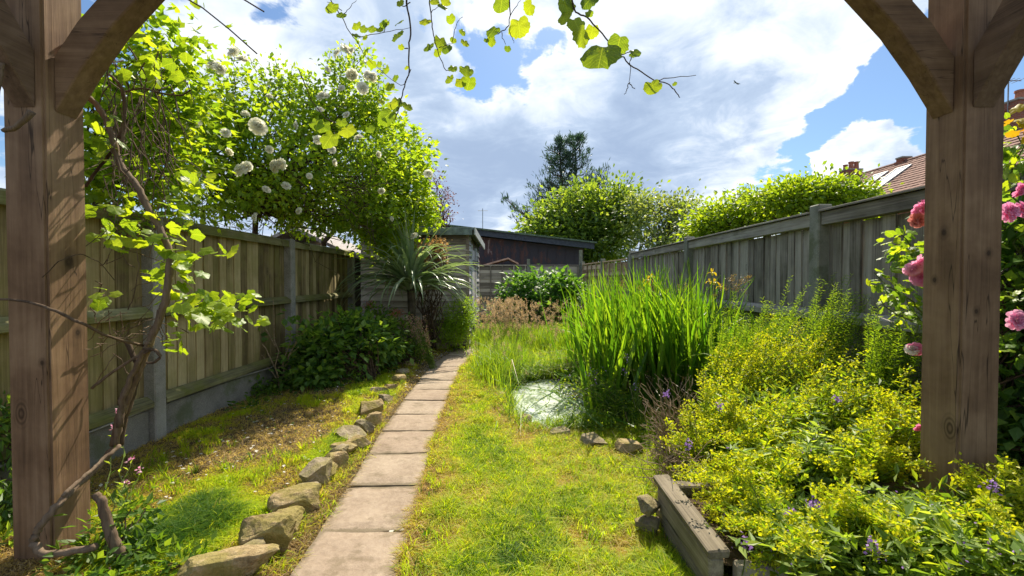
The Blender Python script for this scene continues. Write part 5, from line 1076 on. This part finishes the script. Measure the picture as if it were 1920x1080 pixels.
# loose filler greenery (dense understorey)
shrub('understorey', (1.6, 2.6, 0), [blob(1430, 800, 2.7, 95, None, 1., .6), blob(1560, 790, 2.7, 95, None, 1., .6), blob(1480, 940, 2.1, 110, None, 1., .5), blob(1640, 900, 2.3, 90, None, 1., .6), blob(1650, 1020, 1.8, 120, None, 1., .4), blob(1500, 730, 3.2, 90, None, .8, .6), blob(1820, 1020, 1.75, 110, None, .9, .5), blob(1660, 740, 2.8, 50, None, .5, .9), blob(1500, 1050, 1.7, 70, None, .6, .5), blob(1620, 1070, 1.55, 110, None, 1., .35), blob(1800, 1070, 1.5, 120, None, 1., .35), blob(1900, 1000, 1.7, 80, None, .7, .5)], 760, 17, .07, .055, .36, L_under, 'dense green undergrowth filling the right border', 'plant', T_LEAF, .004, 120)
# dry twigs
tw = thing('dry_twigs', (1.13, 2.95, 0), 'tangle of bare pale brown twigs between the pond and the golden mound', 'dead plant'); mb = MB()
for k in range(170):
    b = np.array([R.normal()*.05+.02, R.normal()*.06, .05]); e = px(R.uniform(1195, 1330), R.uniform(700, 880), R.uniform(2.75, 3.15))-np.array([1.13, 2.95, 0]); mb.tube(curve(b, e, 6, -.05, .05), list(np.linspace(.004, .0018, 6)), 4, False)
for k in range(90):
    b = px(R.uniform(1230, 1320), R.uniform(850, 930), 2.45)-np.array([1.13, 2.95, 0]); e = b+R.normal(size=3)*.13+[0, 0, .08]; mb.tube(curve(b, e, 5, 0, .08), list(np.linspace(.003, .0012, 5)), 4, False)
mb.build('twig', m_drytwig, tw)
# little purple spikes scattered
pf = [(1250, 735, 2.9, 'mauve flower spike above the dry twigs'), (1290, 828, 2.5, 'mauve flower spike low beside the golden mound'), (1525, 940, 1.85, 'pale mauve sage flowers in the centre of the raised bed'), (1482, 955, 1.8, 'small mauve flowers left of the central sage flowers'),
      (1403, 1015, 1.7, 'purple flowers hanging over the end of the raised bed board'), (1862, 903, 1.7, 'bright purple flower spike in front of the right post base'), (1640, 1018, 1.6, 'faint mauve flowers near the bottom of the raised bed'), (1570, 745, 2.6, 'tiny mauve flowers among the golden leaves in mid border'), (1350, 760, 2.7, 'pinkish flower spike among golden leaves beside the twigs')]
for x, y, Y, lb in pf:
    p = px(x, y, Y-.15); b = np.array([p[0]+.02, p[1]+.08, p[2]-.28]); t = thing('mauve_flower', b, lb, 'flower', 'small mauve flowers'); mb = MB(); mb.tube(curve((0, 0, 0), p-b, 5, 0, .02), .002, 4, False); mb.build('stem', m_stem, t)
    n = 34; q = R.random(n); P = (p-b)*(1-.10*q[:, None])+R.normal(size=(n, 3))*.010; tag(leaves('petal', P, R.normal(size=(n, 3)), .014, .8, P_purple, t, T_LEAF, .2), kind='stuff')
# ------------------------------------------------------------------ pink rose at the right
pr = (2.55, 2.5, 0)
rt, _ = shrub('pink_rose', pr, [blob(1910, 420, 2.35, 50, None, .6, 1.5), blob(1915, 560, 2.35, 55, None, 1., 1.6), blob(1915, 720, 2.35, 55, None, 1., 1.7), blob(1925, 850, 2.3, 50, None, .6, 1.), blob(1900, 640, 2.5, 40, None, .6, 2.)], 190, 16, .075, .075, .6, L_dark, 'pink climbing rose with dark foliage behind the right oak post', 'rose bush', T_LEAF, .012, 60)
P, A, C = cluster([blob(1905, 270, 2.2, 28, None, .6, 1.2), blob(1900, 330, 2.2, 26, None, .6, 1.), blob(1700, 465, 2.35, 18, None, .5, 1.3), blob(1690, 540, 2.35, 36, None, .6, .7), blob(1718, 445, 2.4, 20, None, .3), blob(1660, 520, 2.3, 12, None, .2, 1.), blob(1900, 560, 2.1, 20, None, .2), blob(1910, 650, 2.1, 20, None, .2), blob(1700, 590, 2.45, 22, None, .3)], 44, 7, .05, .3)
VR = [vineleaf(60+k, leafmat('rose leaflet %d' % k, *c_, .5, veins=True), .03) for k, c_ in enumerate((((.10, .18, .02), (.18, .27, .022), (.28, .36, .03)), ((.05, .11, .02), (.09, .18, .025), (.15, .24, .03))))]
for q in range(min(len(P), 290)):
    o = putleaf(VR[q % 2], rt, P[q]-np.array(pr), A[q]+[0, -.3, -.3], R.uniform(.04, .072), R.normal()*.7); o.scale[1] *= .62
mb = MB()
for (x0, y0, x1, y1, Y) in [(1740, 600, 1640, 512, 2.35), (1740, 500, 1690, 440, 2.35), (1760, 640, 1650, 560, 2.35), (1930, 500, 1900, 240, 2.2), (1740, 700, 1700, 560, 2.4), (1740, 430, 1720, 390, 2.4), (1930, 700, 1905, 600, 2.2)]: mb.tube(curve(px(x0, y0, Y+.1), px(x1, y1, Y), 8, 0, .03)-np.array(pr), list(np.linspace(.006, .0025, 8)), 5, False)
mb.build('cane', m_stem, rt)
for k, (x, y, r, me) in enumerate([(1728, 395, 15, BP[0]), (1722, 412, 15, BO), (1735, 385, 13, BP[1]), (1716, 420, 8, BO), (1722, 495, 19, BP[1]), (1712, 505, 15, BP[2]), (1728, 520, 17, BP[0]), (1893, 398, 19, BP[0]), (1918, 392, 16, BP[2]), (1912, 356, 16, BP[1]), (1907, 600, 19, BP[0]), (1925, 598, 17, BP[1]), (1710, 655, 13, BW[1]), (1716, 655, 14, BP[2]), (1722, 802, 9, BP[0])]):
    Y = 2.18 if x < 1800 else 1.98; rose(me, rt, px(x, y, Y)-np.array(pr), r*Y/F*R.uniform(.82, .98), (R.normal()*.5-.2, -1, R.normal()*.4+.2))
# orange-yellow new leaves top right
P, A, C = cluster([blob(1908, 228, 2.05, 13, None, 1., .8)], 3, 4, .03, .3); m_or = leafmat('orange new leaf', (.38, .20, .03), (.42, .30, .03), (.4, .4, .04), .5, tcol=(1.6, 1.3, .4)); VO = vineleaf(77, m_or)
for q in range(len(P)): putleaf(VO, rt, P[q]-np.array(pr), A[q], .055, R.normal()*.5)
# ------------------------------------------------------------------ gnarled vine at left post
gv = thing('old_vine', (-1.75, 2.0, 0), 'gnarled brown vine stem twisting up beside the left oak post with young yellow leaves', 'vine'); gb = np.array([-1.75, 2.0, 0])
def vpath(pts, Y, r0, r1, name='stem', n=6, wob=.006, sub=5):
    P = np.array([px(x, y, Y if not hasattr(Y, '__len__') else Y[i]) for i, (x, y) in enumerate(pts)])-gb; k = len(P); tt = np.linspace(0, k-1, (k-1)*sub+1)
    # catmull-like smoothing
    Q = np.stack([np.interp(tt, range(k), P[:, j]) for j in range(3)], -1); Q[1:-1] = (Q[:-2]+2*Q[1:-1]+Q[2:])/4; Q = Q+R.normal(size=Q.shape)*wob*.18
    rr = .70*np.linspace(r0, r1, len(Q))*(1+.06*R.normal(size=len(Q))); mb = MB(); mb.tube(Q, list(np.abs(rr)), n); return mb.build(name, m_bark, gv, smooth=True)
vpath([(215, 835), (222, 790), (238, 745), (262, 690), (276, 655), (298, 600), (312, 560), (319, 500), (318, 470), (300, 430), (275, 385), (258, 350), (232, 320), (218, 290), (213, 262), (200, 225), (180, 195), (160, 178)], 2.15, .028, .019, n=9, wob=.008)
vpath([(225, 800), (228, 750), (250, 700), (268, 660), (280, 640)], 2.12, .022, .014, n=8, wob=.012)
vpath([(238, 640), (262, 690), (250, 740), (232, 790), (226, 835)], 2.18, .018, .020, n=8, wob=.012)
vpath([(215, 835), (190, 870), (150, 905), (110, 945), (75, 985), (62, 1015), (80, 1040), (130, 1035), (180, 1025)], [2.15, 2.1, 2.0, 1.86, 1.82, 1.82, 1.8, 1.8, 1.8], .022, .022, n=8, wob=.012)
vpath([(225, 835), (195, 860), (160, 890), (118, 930)], [2.13, 2.05, 1.95, 1.84], .014, .012, n=6, wob=.012)
vpath([(255, 1100), (240, 1060), (215, 1020), (200, 980), (190, 940), (178, 925)], 1.86, .038, .022, n=10, wob=.006)
vpath([(-20, 560), (40, 563), (95, 578), (150, 605), (205, 632), (268, 648)], [1.75, 1.8, 1.8, 1.84, 1.95, 2.12], .008, .010)
vpath([(172, 728), (205, 702), (245, 675), (285, 655)], [2.08, 2.1, 2.12, 2.12], .010, .010)
vpath([(268, 655), (290, 655), (302, 668), (290, 680), (275, 680)], 2.1, .012, .009)
vpath([(215, 295), (228, 270), (234, 230), (233, 175), (222, 155), (205, 140)], 2.2, .014, .010)
vpath([(160, 350), (178, 325), (205, 290), (218, 275)], 2.2, .010, .012)
vpath([(233, 172), (270, 165), (300, 175), (340, 180), (360, 168)], 2.3, .007, .005)
vpath([(235, 215), (228, 245), (215, 285)], 2.2, .012, .012)
vpath([(242, 88), (262, 120), (285, 160), (298, 190), (312, 230), (318, 270), (310, 310), (296, 345)], 2.35, .006, .004)
vpath([(60, 210), (30, 240), (5, 245)], 1.82, .018, .014); vpath([(5, 118), (0, 150), (-10, 200)], 1.8, .01, .01)
vpath([(80, 520), (110, 490), (150, 475), (185, 490), (215, 525)], [1.86, 1.84, 1.88, 2., 2.1], .003, .0025)
vpath([(240, 580), (250, 560), (262, 500), (256, 470)], 2.15, .004, .003)
mb = MB()
for k in range(70):
    x, y = R.uniform(200, 320), R.uniform(90, 330); a = px(x, y, 2.4+R.normal()*.15); b = a+np.array([R.normal()*.10, R.normal()*.1, -R.uniform(.1, .42)]); mb.tube(curve(a, b, 6, 0, .05)-gb, list(np.linspace(.0035, .0018, 6)), 4, False)
for k in range(45):
    a = px(R.uniform(170, 320), R.uniform(420, 680), 2.2); b = a+R.normal(size=3)*[.11, .06, .12]; mb.tube(curve(a, b, 5, 0, .06)-gb, .0022, 4, False)
mb.build('twig', m_bark, gv)
VC = [((400, 585), (58, 30), 62), ((350, 560), (40, 40), 34), ((345, 480), (30, 30), 26), ((300, 440), (40, 30), 22), ((220, 440), (40, 26), 20), ((210, 385), (30, 20), 12), ((460, 558), (18, 8), 5), ((350, 335), (25, 20), 14), ((385, 345), (8, 6), 4), ((300, 520), (20, 30), 10), ((330, 640), (18, 16), 8), ((190, 555), (15, 12), 6), ((420, 470), (16, 6), 4), ((345, 385), (16, 10), 7), ((300, 130), (50, 40), 26), ((200, 245), (30, 60), 14), ((250, 60), (50, 30), 14)]
for (cx, cy), (wx, wy), n in VC:
    for q in range(n):
        p = px(cx+R.normal()*wx*.6, cy+R.normal()*wy*.6, 2.2+R.normal()*.09); putleaf(VL[int(R.integers(5))], gv, p-gb, R.normal(size=3)*[1, .8, .45]+[.3, 0, -.25], R.uniform(.038, .082), R.normal()*.7)
# ------------------------------------------------------------------ hanging vine strands from the pergola
def strand(pts, lvs, Y, label, r=.003):
    b = px(pts[0][0], pts[0][1]-10, Y); t = thing('hanging_vine', b, label, 'vine', 'vine strands hanging from the pergola')
    def pl(pp, r_): 
        P = np.array([px(x, y, Y) for x, y in pp])-b; k = len(P); tt = np.linspace(0, k-1, (k-1)*4+1); Q = np.stack([np.interp(tt, range(k), P[:, j]) for j in range(3)], -1); Q[1:-1] = (Q[:-2]+2*Q[1:-1]+Q[2:])/4; mb = MB(); mb.tube(Q+R.normal(size=Q.shape)*.0015, list(np.linspace(r_, r_*.5, len(Q))), 6); mb.build('stem', m_twig, t, smooth=True)
    pl([(pts[0][0], pts[0][1]-90)]+pts, r)
    for side in lvs.get('sides', []): pl(side, r*.6)
    for (x, y, rr, *a) in lvs['leaves']:
        s = rr*2.15*Y/F; A = Vector((R.normal()*.5+(a[0] if a else 0), -.25+R.normal()*.25, -1 if len(a) < 2 else a[1])); c = px(x, y, Y+R.normal()*.03)-b; A.normalize()
        putleaf(VH[int(R.integers(5))], t, c-np.array(A)*s*.45, A, s, R.normal()*.4, (0, -1, .25+R.normal()*.5))
strand([(618, 0), (640, 30), (655, 60), (672, 80)], {'sides': [[(640, 30), (655, 15), (668, 0)], [(672, 80), (680, 100), (697, 120)], [(640, 20), (625, 5), (612, 5)], [(672, 70), (720, 60), (768, 53)], [(720, 60), (725, 45), (730, 38)], [(770, 130), (757, 162), (735, 150), (705, 124)]], 'leaves': [(622, 14, 12), (640, 28, 8), (668, 48, 9), (682, 54, 8), (698, 54, 8), (668, 66, 8), (684, 70, 6), (718, 46, 8), (724, 42, 6), (745, 66, 14), (748, 42, 10, 1, 0), (697, 120, 8), (711, 120, 6), (724, 131, 8), (731, 162, 9), (741, 146, 7), (712, 55, 6), (752, 88, 6)]}, 1.95, 'leafy strand at upper left with a cluster of small round leaves')
strand([(762, 0), (766, 25), (771, 55), (766, 90), (768, 132), (758, 162), (750, 195), (740, 225)], {'sides': [[(765, 90), (758, 92), (752, 86)], [(770, 5), (755, 12), (748, 2)]], 'leaves': [(762, 127, 4), (750, 5, 8), (735, 195, 11), (748, 190, 10), (764, 199, 9), (728, 215, 14), (715, 190, 7), (722, 224, 12), (742, 205, 8)]}, 1.95, 'long dark strand dropping to the top of the white rose', .0045)
strand([(805, 0), (808, 25), (810, 50), (816, 80), (824, 105), (834, 132), (845, 132)], {'sides': [[(808, 25), (815, 18), (822, 12)], [(848, 80), (853, 55), (858, 40), (868, 32)], [(824, 90), (838, 84), (850, 80)]], 'leaves': [(797, 40, 10), (803, 88, 11), (827, 80, 15), (838, 92, 9), (820, 98, 9), (830, 12, 9), (845, 35, 9), (867, 60, 7), (872, 80, 8), (849, 128, 9), (875, 132, 12), (842, 148, 10), (864, 153, 12), (879, 155, 13), (850, 75, 6), (836, 3, 8), (815, 3, 8)]}, 1.9, 'strand with two tight clusters of rounded leaves left of centre')
strand([(955, 0), (957, 25), (955, 48), (935, 62), (918, 70)], {'sides': [[(957, 30), (968, 12), (975, 0)], [(940, 60), (943, 72), (948, 84)], [(955, 50), (958, 66), (964, 82)]], 'leaves': [(940, 8, 15), (973, 50, 20), (993, 14, 12), (924, 58, 13, -.8, -.5), (922, 76, 10), (952, 91, 6), (912, 75, 5)]}, 1.75, 'short strand at the top centre with one large pale leaf')
strand([(1073, 0), (1078, 22), (1100, 32), (1118, 50), (1140, 78), (1158, 98), (1180, 120), (1210, 140), (1232, 152), (1255, 158), (1268, 172), (1275, 184)], {'sides': [[(1182, 108), (1181, 120), (1180, 155)], [(1180, 155), (1176, 168), (1172, 176)], [(1180, 155), (1186, 162), (1191, 166)], [(1230, 152), (1248, 146), (1306, 142)], [(1160, 102), (1182, 99), (1200, 101)], [(1100, 32), (1108, 25)]], 'leaves': [(1062, 12, 17), (1058, 32, 13), (1105, 0, 18), (1080, 44, 15), (1090, 66, 21), (1110, 58, 13), (1105, 25, 7), (1127, 102, 31), (1160, 82, 19), (1190, 99, 11, 1.2, -.1), (1224, 162, 15), (1265, 157, 4), (1070, 5, 12)]}, 1.45, 'boldest strand arching right with a big heart-shaped leaf')
# loose wiry stems top left
for pp, lb in (([(340, -8), (380, 15), (430, 55), (482, 101)], 'bare wiry stem slanting across the sky at upper left'), ([(452, -4), (475, 10), (495, 22)], 'short wire at the top edge above the white rose')):
    b = px(pp[0][0], pp[0][1], 2.0); P = np.array([px(x, y, 2.0) for x, y in pp])-b; mb = MB(); mb.tube(P, .0035, 5); o = mb.build('wiry_stem', m_twig, None, tuple(b)); tag(o, lb, 'stem')
# single lime leaves in mid air at the left (front of the rose)
ov = thing('vine_shoot', tuple(px(600, 215, 2.6)), 'few large bright lime leaves on a shoot in front of the white rose', 'vine'); ob = px(600, 215, 2.6); mb = MB(); mb.tube(np.array([px(x, y, 2.6) for x, y in ((560, 130), (585, 190), (610, 222), (640, 235))])-ob, .003, 5); mb.build('stem', m_twig, ov)
for (x, y, rr) in ((627, 246, 17), (610, 225, 12), (597, 222, 11), (650, 232, 13), (640, 222, 9), (690, 235, 8)): putleaf(VL[rr % 5], ov, px(x, y, 2.6)-ob, (R.normal()*.5, -.3, -1), rr*2.3*2.6/F, 0, (0, -1, .3))
tris = sum(len(o.data.polygons)*2 for o in bpy.data.objects if o.type == 'MESH'); print('approx tris', tris, 'objects', len(bpy.data.objects))
